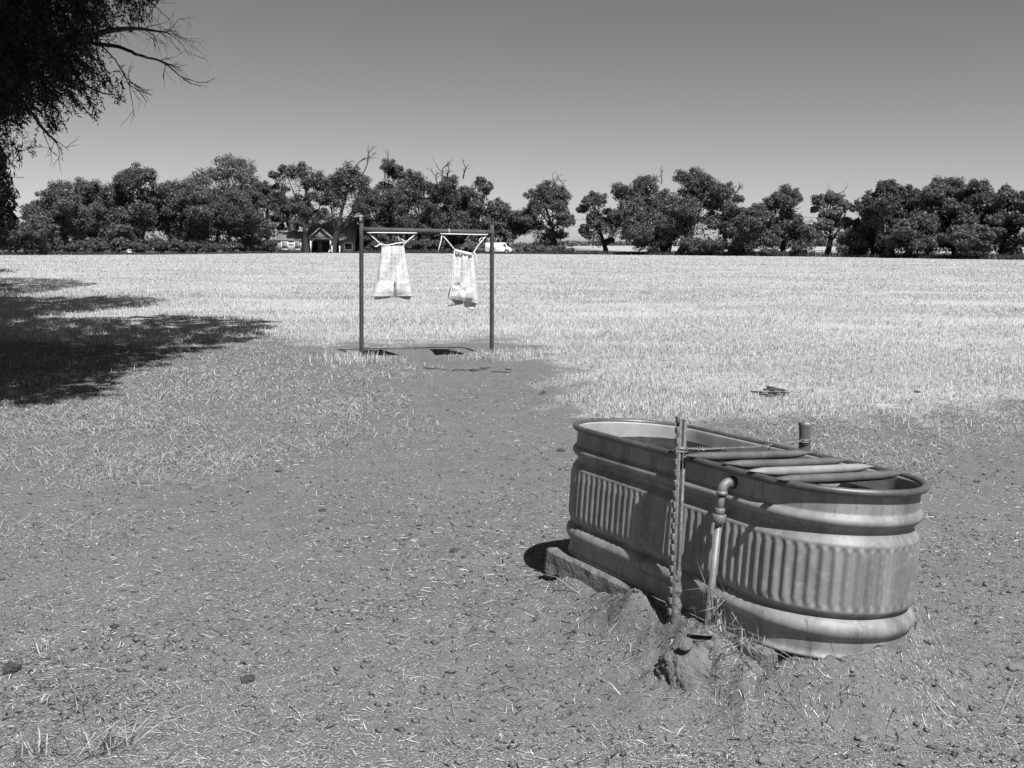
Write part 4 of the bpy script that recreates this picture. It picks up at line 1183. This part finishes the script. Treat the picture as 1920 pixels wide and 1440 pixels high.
# ------------------------------------------------------------------ house, vehicles and small things beyond the field
def build_house():
    D = 201.5; s = D / F_PX; gx = lambda px: ondepth(px, 470, D)[0]
    zz = lambda py, px=600: ondepth(px, py, D)[2]
    base = np.array([gx(592), D, 0.0])
    h = thing('house', 'low grey house with shingled roof and a white gabled porch under the trees', 'house', base)
    X = lambda px: gx(px) - base[0]
    # left wing (stands a little forward), main block behind
    x0, x1 = X(522.5), X(569); eave = zz(451.5)
    MB().box((x0, -1.2, -.2), (x1, 6, eave)).build('wall', M_SIDING, h)
    MB().box((X(569) + .003, 1.5, -.2), (X(664), 9, zz(452.5))).build('wall', M_DARKW, h)
    MB().box((X(634), .9, -.2), (X(664) + .01, 1.49, zz(452.5))).build('wall', M_SIDING, h)
    def gable(name, xa, xb, ya, yb, ze, zr, th=.18, mat=M_ROOF):
        ym = (ya + yb) / 2
        V = [(xa, ya, ze), (xb, ya, ze), (xb, ym, zr), (xa, ym, zr), (xa, yb, ze), (xb, yb, ze)]
        V2 = [(a, b, c - th) for a, b, c in V]
        F = [[0, 1, 2, 3], [3, 2, 5, 4], [6 + 3, 6 + 2, 6 + 1, 6 + 0], [6 + 4, 6 + 5, 6 + 2, 6 + 3], [0, 6, 7, 1], [4, 5, 11, 10], [0, 3, 9, 6], [3, 4, 10, 9], [1, 7, 8, 2], [2, 8, 11, 5]]
        return MB().add(V, [np.array(F)]) if False else MB().add(V + V2, [np.array(F)]).build(name, mat, h)
    rl = gable('roof', x0 - .25, x1 + .3, -1.38, 6.2, zz(450.5), zz(434))
    rm = gable('roof', X(569) + .32, X(664) + .3, .5, 10, zz(450.8), zz(405))
    # porch: gable end towards the camera
    pa, pb, pk = X(584.5), X(625), X(604.5)
    V = [(pa, -1.6, zz(447.5)), (pb, -1.6, zz(447.5)), (pk, -1.6, zz(428))]
    V += [(a, b + .12, c) for a, b, c in V]
    MB().add(V, [np.array([[0, 1, 2], [5, 4, 3]]), np.array([[0, 3, 4, 1], [1, 4, 5, 2], [2, 5, 3, 0]])]).build('porch_gable', M_PANEG, h)
    mb = MB()
    for a, b in (((pa - .25, zz(448)), (pk, zz(427))), ((pb + .25, zz(448)), (pk, zz(427)))):
        mb.add([(a[0], -1.9, a[1]), (b[0], -1.9, b[1]), (b[0], 3.0, b[1]), (a[0], 3.0, a[1]), (a[0], -1.9, a[1] + .22), (b[0], -1.9, b[1] + .22), (b[0], 3.0, b[1] + .22), (a[0], 3.0, a[1] + .22)],
               [np.array([[0, 1, 2, 3], [7, 6, 5, 4], [0, 4, 5, 1], [1, 5, 6, 2], [2, 6, 7, 3], [3, 7, 4, 0]])])
    mb.build('porch_roof', M_ROOF, h)
    mb = MB()
    for a, b in (((pa - .28, zz(448.3)), (pk, zz(427.4))), ((pb + .28, zz(448.3)), (pk, zz(427.4)))):
        mb.add([(a[0], -2.0, a[1] - .1), (b[0], -2.0, b[1] - .1), (b[0], -2.0, b[1] + .12), (a[0], -2.0, a[1] + .12), (a[0], -1.92, a[1] - .1), (b[0], -1.92, b[1] - .1), (b[0], -1.92, b[1] + .12), (a[0], -1.92, a[1] + .12)],
               [np.array([[0, 1, 2, 3], [7, 6, 5, 4], [0, 4, 5, 1], [1, 5, 6, 2], [2, 6, 7, 3], [3, 7, 4, 0]])])
    mb.box((pa - .2, -1.98, zz(448.6)), (pb + .2, -1.72, zz(447.4)))
    mb.build('barge_board', M_PANEG, h)
    for px in (586, 623):
        MB().box((X(px) - .12, -1.8, -.1), (X(px) + .12, -1.56, zz(448.7))).build('porch_post', M_WHITE, h)
    MB().tube([(X(587), -1.68, zz(454)), (X(592), -1.68, zz(449))], .09, 6).build('porch_brace', M_WHITE, h)
    d = MB().box((X(592.5), 1.38, 0.0), (X(602), 1.47, zz(454))).build('door', M_ROOF, h)
    def window(xa, xb, ya, yb, front, pane, fw=.17):
        a, b, lo, hi = X(xa), X(xb), zz(yb), zz(ya)
        f = MB().box((a, front - .10, lo), (a + fw, front - .004, hi)).box((b - fw, front - .10, lo), (b, front - .004, hi)).box((a + fw, front - .10, hi - fw), (b - fw, front - .004, hi)).box((a + fw, front - .10, lo), (b - fw, front - .004, lo + fw)).build('window', M_WHITE, h)
        MB().box((a + fw, front - .05, lo + fw), (b - fw, front - .006, hi - fw)).build('pane', pane, f)
    window(530, 543.5, 453.5, 468.5, -1.2, M_PANEG)
    window(554, 567.5, 453.5, 468.5, -1.2, M_PANEG)
    MB().box((X(544.2), -1.3, zz(458.6)), (X(553.4), -1.204, zz(456))).build('trim_board', M_WHITE, h)
    window(644, 660, 454.5, 468.5, .9, M_GLASSD)
    window(576, 584, 454, 465, 1.5, M_GLASSD, .1)
build_house()

def build_van():
    D = 188.0; base = ondepth(935, 474.8, D); base[2] = 0; m = D / F_PX
    v = thing('parked_van', 'white van parked beyond the field beside the right post of the frame', 'van', base)
    # side outline (x to the right = front), extruded across
    out = [(-2.5, .45), (-2.55, .9), (-2.5, 1.95), (-2.4, 2.08), (1.0, 2.1), (1.25, 2.05), (1.72, 1.32), (2.25, 1.15), (2.38, .95), (2.4, .5), (2.3, .42)]
    def arch(c): return [(c + .45 * math.cos(t), .38 + .45 * math.sin(t)) for t in np.linspace(0.1, math.pi - .1, 9)]
    out = out + arch(1.5) + arch(-1.4) + [(-2.4, .42)]
    bm = bmesh.new(); vs = [bm.verts.new((x, -.9, z)) for x, z in out]; f = bm.faces.new(vs)
    ex = bmesh.ops.extrude_face_region(bm, geom=[f]); bmesh.ops.translate(bm, verts=[e for e in ex['geom'] if isinstance(e, bmesh.types.BMVert)], vec=(0, 1.8, 0))
    bmesh.ops.recalc_face_normals(bm, faces=bm.faces)
    bmesh.ops.triangulate(bm, faces=[f for f in bm.faces if len(f.verts) > 4])
    MB().bm(bm).build('body', M_WHITE, v)
    MB().add([(.85, -.905, 1.38), (1.52, -.905, 1.38), (1.2, -.905, 1.92), (.85, -.905, 1.92), (.85, -.902, 1.38), (1.52, -.902, 1.38), (1.2, -.902, 1.92), (.85, -.902, 1.92)],
             [np.array([[0, 1, 2, 3], [4, 7, 6, 5], [0, 4, 5, 1], [1, 5, 6, 2], [2, 6, 7, 3], [3, 7, 4, 0]])]).build('side_window', M_GLASSD, v)
    MB().add([(1.30, -.8, 2.0), (1.30, .8, 2.0), (1.70, .8, 1.38), (1.70, -.8, 1.38), (1.27, -.8, 1.98), (1.27, .8, 1.98), (1.67, .8, 1.36), (1.67, -.8, 1.36)],
             [np.array([[0, 1, 2, 3], [4, 7, 6, 5], [0, 4, 5, 1], [1, 5, 6, 2], [2, 6, 7, 3], [3, 7, 4, 0]])]).build('windscreen', M_GLASSD, v)
    for x in (1.5, -1.4):
        for y in (-.8, .72):
            w = MB().lathe([(.2, -.1), (.33, -.1), (.36, -.05), (.36, .05), (.33, .1), (.2, .1)], Matrix.Translation((x, y, .36)) @ Matrix.Rotation(math.pi / 2, 4, 'X'), 20).build('wheel', M_TYRE, v, True)
            MB().lathe([(.01, -.07), (.205, -.09), (.205, .09), (.01, .07)], Matrix.Translation((x, y, .36)) @ Matrix.Rotation(math.pi / 2, 4, 'X'), 16).build('rim', M_HUB, w, True)
    MB().box((2.3, -.85, .35), (2.45, .85, .55), bev=.03).build('bumper', M_TYRE, v)
    MB().box((1.30, -1.12, 1.35), (1.42, -.93, 1.6), bev=.03).build('side_mirror', M_TYRE, v)
build_van()
def build_car():
    D = 190.0; base = ondepth(908, 475, D); base[2] = 0
    v = thing('parked_car', 'grey car mostly hidden left of the right post of the frame', 'car', base)
    out = [(-1.9, .35), (-1.95, .75), (-1.7, .95), (-1.15, 1.02), (-.7, 1.42), (.4, 1.45), (1.1, 1.02), (1.9, .85), (2.0, .6), (1.95, .35)]
    def arch(c): return [(c + .36 * math.cos(t), .33 + .36 * math.sin(t)) for t in np.linspace(0.1, math.pi - .1, 8)]
    out = out + arch(1.25) + arch(-1.25)
    bm = bmesh.new(); vs = [bm.verts.new((x, -.8, z)) for x, z in out]; f = bm.faces.new(vs)
    ex = bmesh.ops.extrude_face_region(bm, geom=[f]); bmesh.ops.translate(bm, verts=[e for e in ex['geom'] if isinstance(e, bmesh.types.BMVert)], vec=(0, 1.6, 0))
    bmesh.ops.recalc_face_normals(bm, faces=bm.faces); bmesh.ops.triangulate(bm, faces=[f for f in bm.faces if len(f.verts) > 4])
    MB().bm(bm).build('body', M_CAR, v)
    MB().add([(-.98, -.805, 1.04), (.9, -.805, 1.04), (.33, -.805, 1.38), (-.62, -.805, 1.38), (-.98, -.802, 1.04), (.9, -.802, 1.04), (.33, -.802, 1.38), (-.62, -.802, 1.38)],
             [np.array([[0, 1, 2, 3], [4, 7, 6, 5], [0, 4, 5, 1], [1, 5, 6, 2], [2, 6, 7, 3], [3, 7, 4, 0]])]).build('side_window', M_GLASSD, v)
    for x in (1.25, -1.25):
        for y in (-.72, .66):
            MB().lathe([(.01, -.1), (.28, -.1), (.31, -.05), (.31, .05), (.28, .1), (.01, .1)], Matrix.Translation((x, y, .31)) @ Matrix.Rotation(math.pi / 2, 4, 'X'), 18).build('wheel', M_TYRE, v, True)
build_car()
def build_sign():
    D = 168.0; base = ondepth(247, 478, D); base[2] = 0; z = lambda py: ondepth(247, py, D)[2]
    s = thing('sign', 'small white notice board on posts under the left trees', 'sign', base)
    w = 7.4 * D / F_PX
    MB().box((-w, -.03, z(474)), (w, .03, z(463.8)), bev=.01).build('board', M_WHITE, s)
    for x in (-w * .8, w * .8): MB().box((x - .05, .032, -.2), (x + .05, .12, z(464))).build('post', M_WOOD, s)
    for k, (a, b, yy) in enumerate(((-.55, .5, 466.6), (-.7, -.1, 470.2), (.1, .7, 470.2))):
        MB().box((a * w, -.036, z(yy + .45)), (b * w, -.031, z(yy - .35))).build('lettering', M_DARKW, s)
build_sign()
def build_rails():
    D = onz(1560, 481)[1] - 1.0; s = D / F_PX; base = ondepth(1555, 480, D); base[2] = 0
    f = thing('rail_fence', 'weathered wooden rail fence at the foot of the pale bare tree', 'fence', base)
    xs_ = [ondepth(px, 480, D)[0] - base[0] for px in (1527, 1541, 1555, 1571, 1586)]
    for x in xs_: MB().box((x - .05, -.05, -.2), (x + .05, .05, 1.1)).build('post', M_WOOD, f)
    for z0 in (.35, .65, .95): MB().box((xs_[0] - .05, -.09, z0 - .04), (xs_[-1] + .05, -.052, z0 + .04)).build('rail', M_WOOD, f)
build_rails()
def build_lines():
    D = 262.0
    pl = thing('power_line', 'thin power lines crossing the gaps between the far trees', 'power line', (0, D, 0))
    for px in (-330, 260, 850, 1440, 2030):
        p = ondepth(px, 400, D)
        m_ = MB().tube([(p[0], 0, -.5), (p[0], 0, 10.6)], [.17, .11], 8).build('utility_pole', M_WOOD, pl, True)
        MB().box((p[0] - 1.1, -.08, 9.7), (p[0] + 1.1, .08, 9.9)).build('crossarm', M_WOOD, m_)
    a = [-330, 260, 850, 1440, 2030]
    for dz, dx in ((9.95, -.9), (9.95, .9), (8.2, 0)):
        pts = []
        for i in range(4):
            p0, p1 = ondepth(a[i], 400, D)[0], ondepth(a[i + 1], 400, D)[0]
            for t in np.linspace(0, 1, 12, endpoint=False): pts.append((p0 + (p1 - p0) * t, dx, dz - 1.7 * 4 * t * (1 - t)))
        MB().tube(pts, .03, 5).build('wire', M_DEAD, pl, True)
build_lines()
D = onz(1502, 481)[1]
p = ondepth(1502, 480, D); p[2] = 0
mb = MB().tube([(0, 0, -.3), (.03, 0, 2.4), (-.05, .02, 5.0)], [.11, .09, .06], 8).tube([(.02, 0, 2.2), (.4, 0, 3.2), (.5, 0, 3.9)], [.04, .03, .015], 5)
tag(mb.build('bare_pole', M_PANEG, None, True), 'pale bare pole left of the half bare tree', 'pole').location = p
for px, y0, y1, lean, lb in ((622.5, 458, 471, 0, 'short white post at the porch before the house'), (616, 467, 473, .5, 'white post leaning before the house'), (637, 459, 472, 0, 'white post at the right corner of the porch')):
    q = ondepth(px, 473, 198.0); q[2] = 0; hh = (y1 - y0) * 198 / F_PX
    tag(MB().box((-.1, -.1, -.1), (.1, .1, hh), Matrix.Rotation(lean, 4, 'Y'), .02).build('white_post', M_WHITE), lb, 'post').location = q

# ------------------------------------------------------------------ big tree at the left, mostly out of the picture
LEAFY = [(-500, -600), (345, -600), (320, -40), (300, 5), (285, 35), (262, 52), (235, 72), (212, 88), (205, 110), (222, 150), (238, 178), (246, 196), (225, 200), (205, 188), (200, 205), (190, 228),
         (196, 252), (185, 240), (172, 222), (150, 226), (140, 218), (132, 240), (122, 268), (100, 262), (85, 235), (55, 228), (38, 240), (58, 262), (78, 300), (66, 318), (52, 305), (40, 318), (24, 318), (15, 340), (-500, 380)]
CORE = [(-500, -600), (150, -600), (90, -30), (50, 40), (70, 110), (50, 180), (15, 235), (-10, 300), (-500, 340)]
def build_big_tree():
    r = np.random.default_rng(2024)
    base = np.array([-8.6, 11.6, 0.0]); base[2] = gz(base[0], base[1])
    t = thing('willow_tree', 'dark narrow leaved tree overhanging the upper left corner', 'tree', base)
    D0 = 12.2
    P = lambda px, py, d=D0: ondepth(px, py, d)
    tr = MB(); tw = MB()
    trunk = np.array([(0, 0, -.3), (.05, 0, .6), (.2, .05, 1.8), (.5, .1, 3.0), (.9, .2, 4.2), (1.2, .1, 5.6), (1.6, -.2, 7.4)]) + base
    tr.tube(trunk, [.42, .34, .30, .27, .24, .18, .08], 14, False)
    limbs = []
    def limb(pts, r0, r1):
        q = np.array(pts); n = 26; s = np.linspace(0, len(q) - 1, n)
        i = np.minimum(s.astype(int), len(q) - 2); f = (s - i)[:, None]
        # Catmull-Rom
        g0 = q[np.maximum(i - 1, 0)]; g1 = q[i]; g2 = q[i + 1]; g3 = q[np.minimum(i + 2, len(q) - 1)]
        C = .5 * ((2 * g1) + (-g0 + g2) * f + (2 * g0 - 5 * g1 + 4 * g2 - g3) * f ** 2 + (-g0 + 3 * g1 - 3 * g2 + g3) * f ** 3)
        C += r.normal(0, .003, C.shape)
        tr.tube(C, np.linspace(r0, r1, n), 8, False); limbs.append(C); return C
    la = limb([trunk[3], P(-90, 150), P(0, 108), P(60, 92), P(120, 74), P(165, 68, 12.4), P(205, 58, 12.6), P(245, 53, 12.8), P(285, 57, 13), P(312, 61, 13.1)], .085, .008)
    lb = limb([P(120, 74), P(165, 80), P(205, 85), P(232, 90), P(255, 101, 12), P(275, 107, 11.9), P(295, 112, 11.9), P(312, 121, 11.8), P(335, 140, 11.8), P(352, 153, 11.8)], .028, .004)
    lc = limb([P(40, 98), P(90, 85), P(130, 110), P(150, 150), P(185, 172), P(215, 178)], .025, .006)
    ld = limb([P(190, 86), P(212, 108), P(232, 138), P(240, 155), P(252, 165)], .010, .004)
    le = limb([trunk[3], P(-60, 200, 11.4), P(0, 215, 11.2), P(50, 205, 11), P(80, 240, 11), P(105, 268, 11)], .05, .008)
    lf = limb([trunk[4], P(-120, 20, 13), P(20, -10, 13.4), P(120, -30, 13.4), P(230, -25, 13.4), P(290, 10, 13.4)], .07, .012)
    for k in range(7):
        a = r.uniform(0, 2 * np.pi); e = trunk[r.integers(3, 6)]; L_ = r.uniform(2.5, 4.2)
        q = e + np.array([math.cos(a) * L_, math.sin(a) * L_, r.uniform(1.5, 3.5)])
        pr = project([q])[0]
        if -20 < pr[0] < 1940 and -20 < pr[1] < 1460 and not inside(LEAFY, np.array([pr]))[0]: continue
        limb([e, (e + q) / 2 + np.array([0, 0, .5]), q], .10, .03)
    # bare twigs at the tips of the two long limbs
    def twigs(C, i0, n, L0, dr, sp, dep=2):
        for k in range(n):
            i = r.integers(i0, len(C)); d = C[min(i, len(C) - 1)] - C[i - 2]; d /= np.linalg.norm(d)
            e = d * dr + r.normal(0, sp, 3) * np.array([1, .6, 1]) + np.array([0, 0, -.12]); e /= np.linalg.norm(e)
            rec_branch(tw, r, C[i], e, L0 * r.uniform(.4, 1), .005, dep, .5, -.03, 4)
    twigs(la, 20, 11, .42, 1.0, .4); twigs(lb, 16, 9, .36, .9, .45, 1); twigs(la, 14, 4, .35, .5, .6, 1); twigs(ld, 14, 8, .4, .8, .5, 1); twigs(le, 14, 8, .35, .8, .5, 1)
    twigs(lf, 18, 8, .5, .8, .5, 2)
    def near_ok(X, poly=LEAFY):
        pr = project(X); inf = (X[:, 1] > .2) & (pr[:, 0] > -12) & (pr[:, 0] < 1932) & (pr[:, 1] > -12) & (pr[:, 1] < 1452)
        return ~inf | inside(poly, pr)
    # hanging leafy shoots
    sh, L_s = [], []
    def shoots(px0, px1, py0, py1, d0, d1, n, keepf, poly):
        px = r.uniform(px0, px1, n); py = r.uniform(py0, py1, n); d = r.uniform(d0, d1, n)
        dist = polydist(poly, np.stack([px, py], 1))
        k = (dist > 3) & (r.random(n) < keepf)
        for a, b, c in zip(px[k], py[k], d[k]): sh.append(P(a, b, c))
    shoots(-60, 320, -40, 330, 10.6, 14.5, 2000, .60, LEAFY)
    shoots(-60, 250, -40, 330, 10.0, 15.0, 1500, .75, CORE)
    shoots(-60, 200, -40, 210, 10.4, 15.0, 1500, .8, [(-500, -600), (235, -600), (215, 20), (180, 60), (150, 110), (140, 150), (90, 190), (30, 215), (-500, 240)])
    sh = np.array(sh)
    n = len(sh); seg = 7; L0 = r.uniform(.3, .8, n)
    d = np.stack([r.normal(.45, .45, n), r.normal(0, .5, n), r.normal(-.55, .35, n)], 1); d /= np.linalg.norm(d, axis=1)[:, None]
    pts = [sh - d * (L0 * .75)[:, None]]; dd = d.copy()
    for i in range(seg - 1):
        dd = dd + np.array([0, 0, -.10]) + r.normal(0, .07, dd.shape); dd /= np.linalg.norm(dd, axis=1)[:, None]
        pts.append(pts[-1] + dd * (L0 / (seg - 1))[:, None])
    pts = np.stack(pts, 1)
    tipok = near_ok(pts[:, -1]) & near_ok(pts[:, 4])
    pts = pts[tipok]; n = len(pts)
    for q in pts: tw.tube(q, np.linspace(.0035, .0012, seg), 3, False)
    LP, LD = [], []
    for i in range(1, seg):
        for k in range(4):
            f = (k + r.random(n)) / 4
            p = pts[:, i - 1] * (1 - f)[:, None] + pts[:, i] * f[:, None]; ax_ = pts[:, i] - pts[:, i - 1]; ax_ /= np.linalg.norm(ax_, axis=1)[:, None]
            e = ax_ * .75 + r.normal(0, .55, (n, 3)); e /= np.linalg.norm(e, axis=1)[:, None]
            LP.append(p); LD.append(e)
    LP, LD = np.concatenate(LP), np.concatenate(LD); n = len(LP)
    ll = r.uniform(.045, .085, n)[:, None]; N = r.normal(0, 1, (n, 3)); S = np.cross(LD, N); S /= np.linalg.norm(S, axis=1)[:, None]
    w = r.uniform(.006, .010, n)[:, None]
    V = np.stack([LP, LP + LD * ll * .45 + S * w, LP + LD * ll, LP + LD * ll * .45 - S * w], 1).reshape(-1, 3)
    fol = MB().add(V, [np.arange(n)[:, None] * 4 + np.arange(4)[None]])
    # the rest of the crown, out of the picture, that throws the shade on the grass
    SH = [pxpoly([(-700, 1010), (-250, 860), (0, 782), (60, 766), (150, 758), (230, 742), (275, 702), (340, 680), (420, 652), (500, 640), (545, 610), (530, 600), (400, 592), (330, 588), (200, 593), (100, 594), (0, 592), (-300, 600), (-900, 620)]),
          pxpoly([(-700, 612), (0, 602), (90, 597), (150, 586), (300, 576), (322, 562), (240, 553), (150, 557), (0, 556), (-700, 562)])]
    pl = []; rad = []
    for poly, cnt, z0, z1 in ((SH[0], 14000, 4.0, 10.0), (SH[1], 12000, 5.0, 12.0)):
        lo, hi = poly.min(0), poly.max(0)
        q = r.uniform(lo, hi, (cnt, 2)); dd_ = polydist(poly, q)
        k = dd_ > .10 + .3 * r.random(cnt); q = q[k]; dd_ = dd_[k]
        k = r.random(len(q)) < np.clip(.25 + dd_ * .7, 0, 1); q = q[k]
        z = r.uniform(z0, z1, len(q))
        pl.append(np.column_stack([q[:, 0] - LX * z, q[:, 1] - LY * z, z]))
    pl = np.concatenate(pl); pl = pl[near_ok(pl, CORE) & near_ok(pl + np.array([.45, 0, -.45]), CORE) & near_ok(pl + np.array([.2, 0, -.2]), CORE)]
    pl = pl[pl[:, 1] > .8]
    cl = np.column_stack([pl, r.uniform(.12, .3, len(pl)), r.uniform(.12, .3, len(pl)), r.uniform(.10, .22, len(pl))])
    V, Q = leaf_cards(r, cl, min(len(cl) * 26, 190000), .062, 2.2, .9)
    print('crown clumps', len(cl), len(Q))
    k = near_ok(V.reshape(-1, 4, 3).mean(1), CORE); V = V.reshape(-1, 4, 3)[k].reshape(-1, 3)
    fol.add(V, [np.arange(len(V)).reshape(-1, 4)])
    tr.V = [shift(v, base) for v in tr.V]; tw.V = [shift(v, base) for v in tw.V]; fol.V = [shift(v, base) for v in fol.V]
    tr.build('trunk', M_BARK, t, True); tw.build('twigs', M_TWIG, t, True); fol.build('foliage', M_WILLOW, t)
build_big_tree()
# further trees of the same row, crowns showing at the left edge
LOBE3 = pxpoly([(-500, 566), (0, 560), (80, 552), (130, 542), (200, 532), (120, 523), (0, 521), (-500, 515)])
def row_tree(label, x, y, H, Wd, zb, seed, shade, n=12000):
    r = np.random.default_rng(seed); base = np.array([x, y, 0.0])
    t = thing('willow_tree', label, 'tree', base)
    cl = []
    for i in range(70):
        h = r.random(); a = r.uniform(0, 2 * np.pi); q = math.sqrt(r.random()); e = math.sqrt(max(.1, 1 - ((h - .45) / .62) ** 2)); cr = r.uniform(.5, 1.0)
        cl.append((math.cos(a) * q * Wd * e, math.sin(a) * q * Wd * e, zb + (H - zb) * h, cr, cr, cr * .8))
    V, Q = leaf_cards(r, cl, n * 4, .065, 2.0, .9)
    pr = project(V.reshape(-1, 4, 3).mean(1) + base)
    k = (pr[:, 0] < 30 - 22 * np.abs((pr[:, 1] - 385) / 75) + 12 * fbm(pr[:, 1], pr[:, 0], 28, 7) + r.normal(0, 4, len(pr))) | (pr[:, 1] < -8)
    V = V.reshape(-1, 4, 3)[k].reshape(-1, 3)
    if shade is not None:
        q = r.uniform(shade.min(0), shade.max(0), (9000, 2)); q = q[polydist(shade, q) > .25]; z = r.uniform(11, 15, len(q))
        c = np.column_stack([q[:, 0] - LX * z, q[:, 1] - LY * z, z]); pp = project(c); c = c[(pp[:, 1] < -25) | (pp[:, 0] < -20)] - base
        if len(c):
            V2, Q2 = leaf_cards(r, np.column_stack([c, np.full((len(c), 3), .3)]), 24000, .10, 2.0, .9); V = np.concatenate([V, V2])
    obj('foliage', mesh_np('foliage', V, [np.arange(len(V)).reshape(-1, 4)]), M_WILLOW, t)
    mb = MB().tube([(0, 0, -.3), (.1, 0, zb), (0, .1, zb + (H - zb) * .6)], [.35, .28, .1], 10, False)
    for i in range(8):
        c = np.array(cl[r.integers(0, 70)][:3])
        if project([c + base])[0, 0] > -5: continue
        mb.tube([np.array([.1, 0, zb]), (c + np.array([.1, 0, zb])) / 2, c], [.13, .09, .04], 6, False)
    mb.build('trunk', M_BARK, t, True)
row_tree('dark tree showing at the left edge below the overhanging tree', -19.5, 33.0, 9.5, 5.0, 1.2, 301, LOBE3)
row_tree('dark tree further back along the left edge of the field', -31.0, 55.0, 11.0, 6.0, 1.5, 302, None)
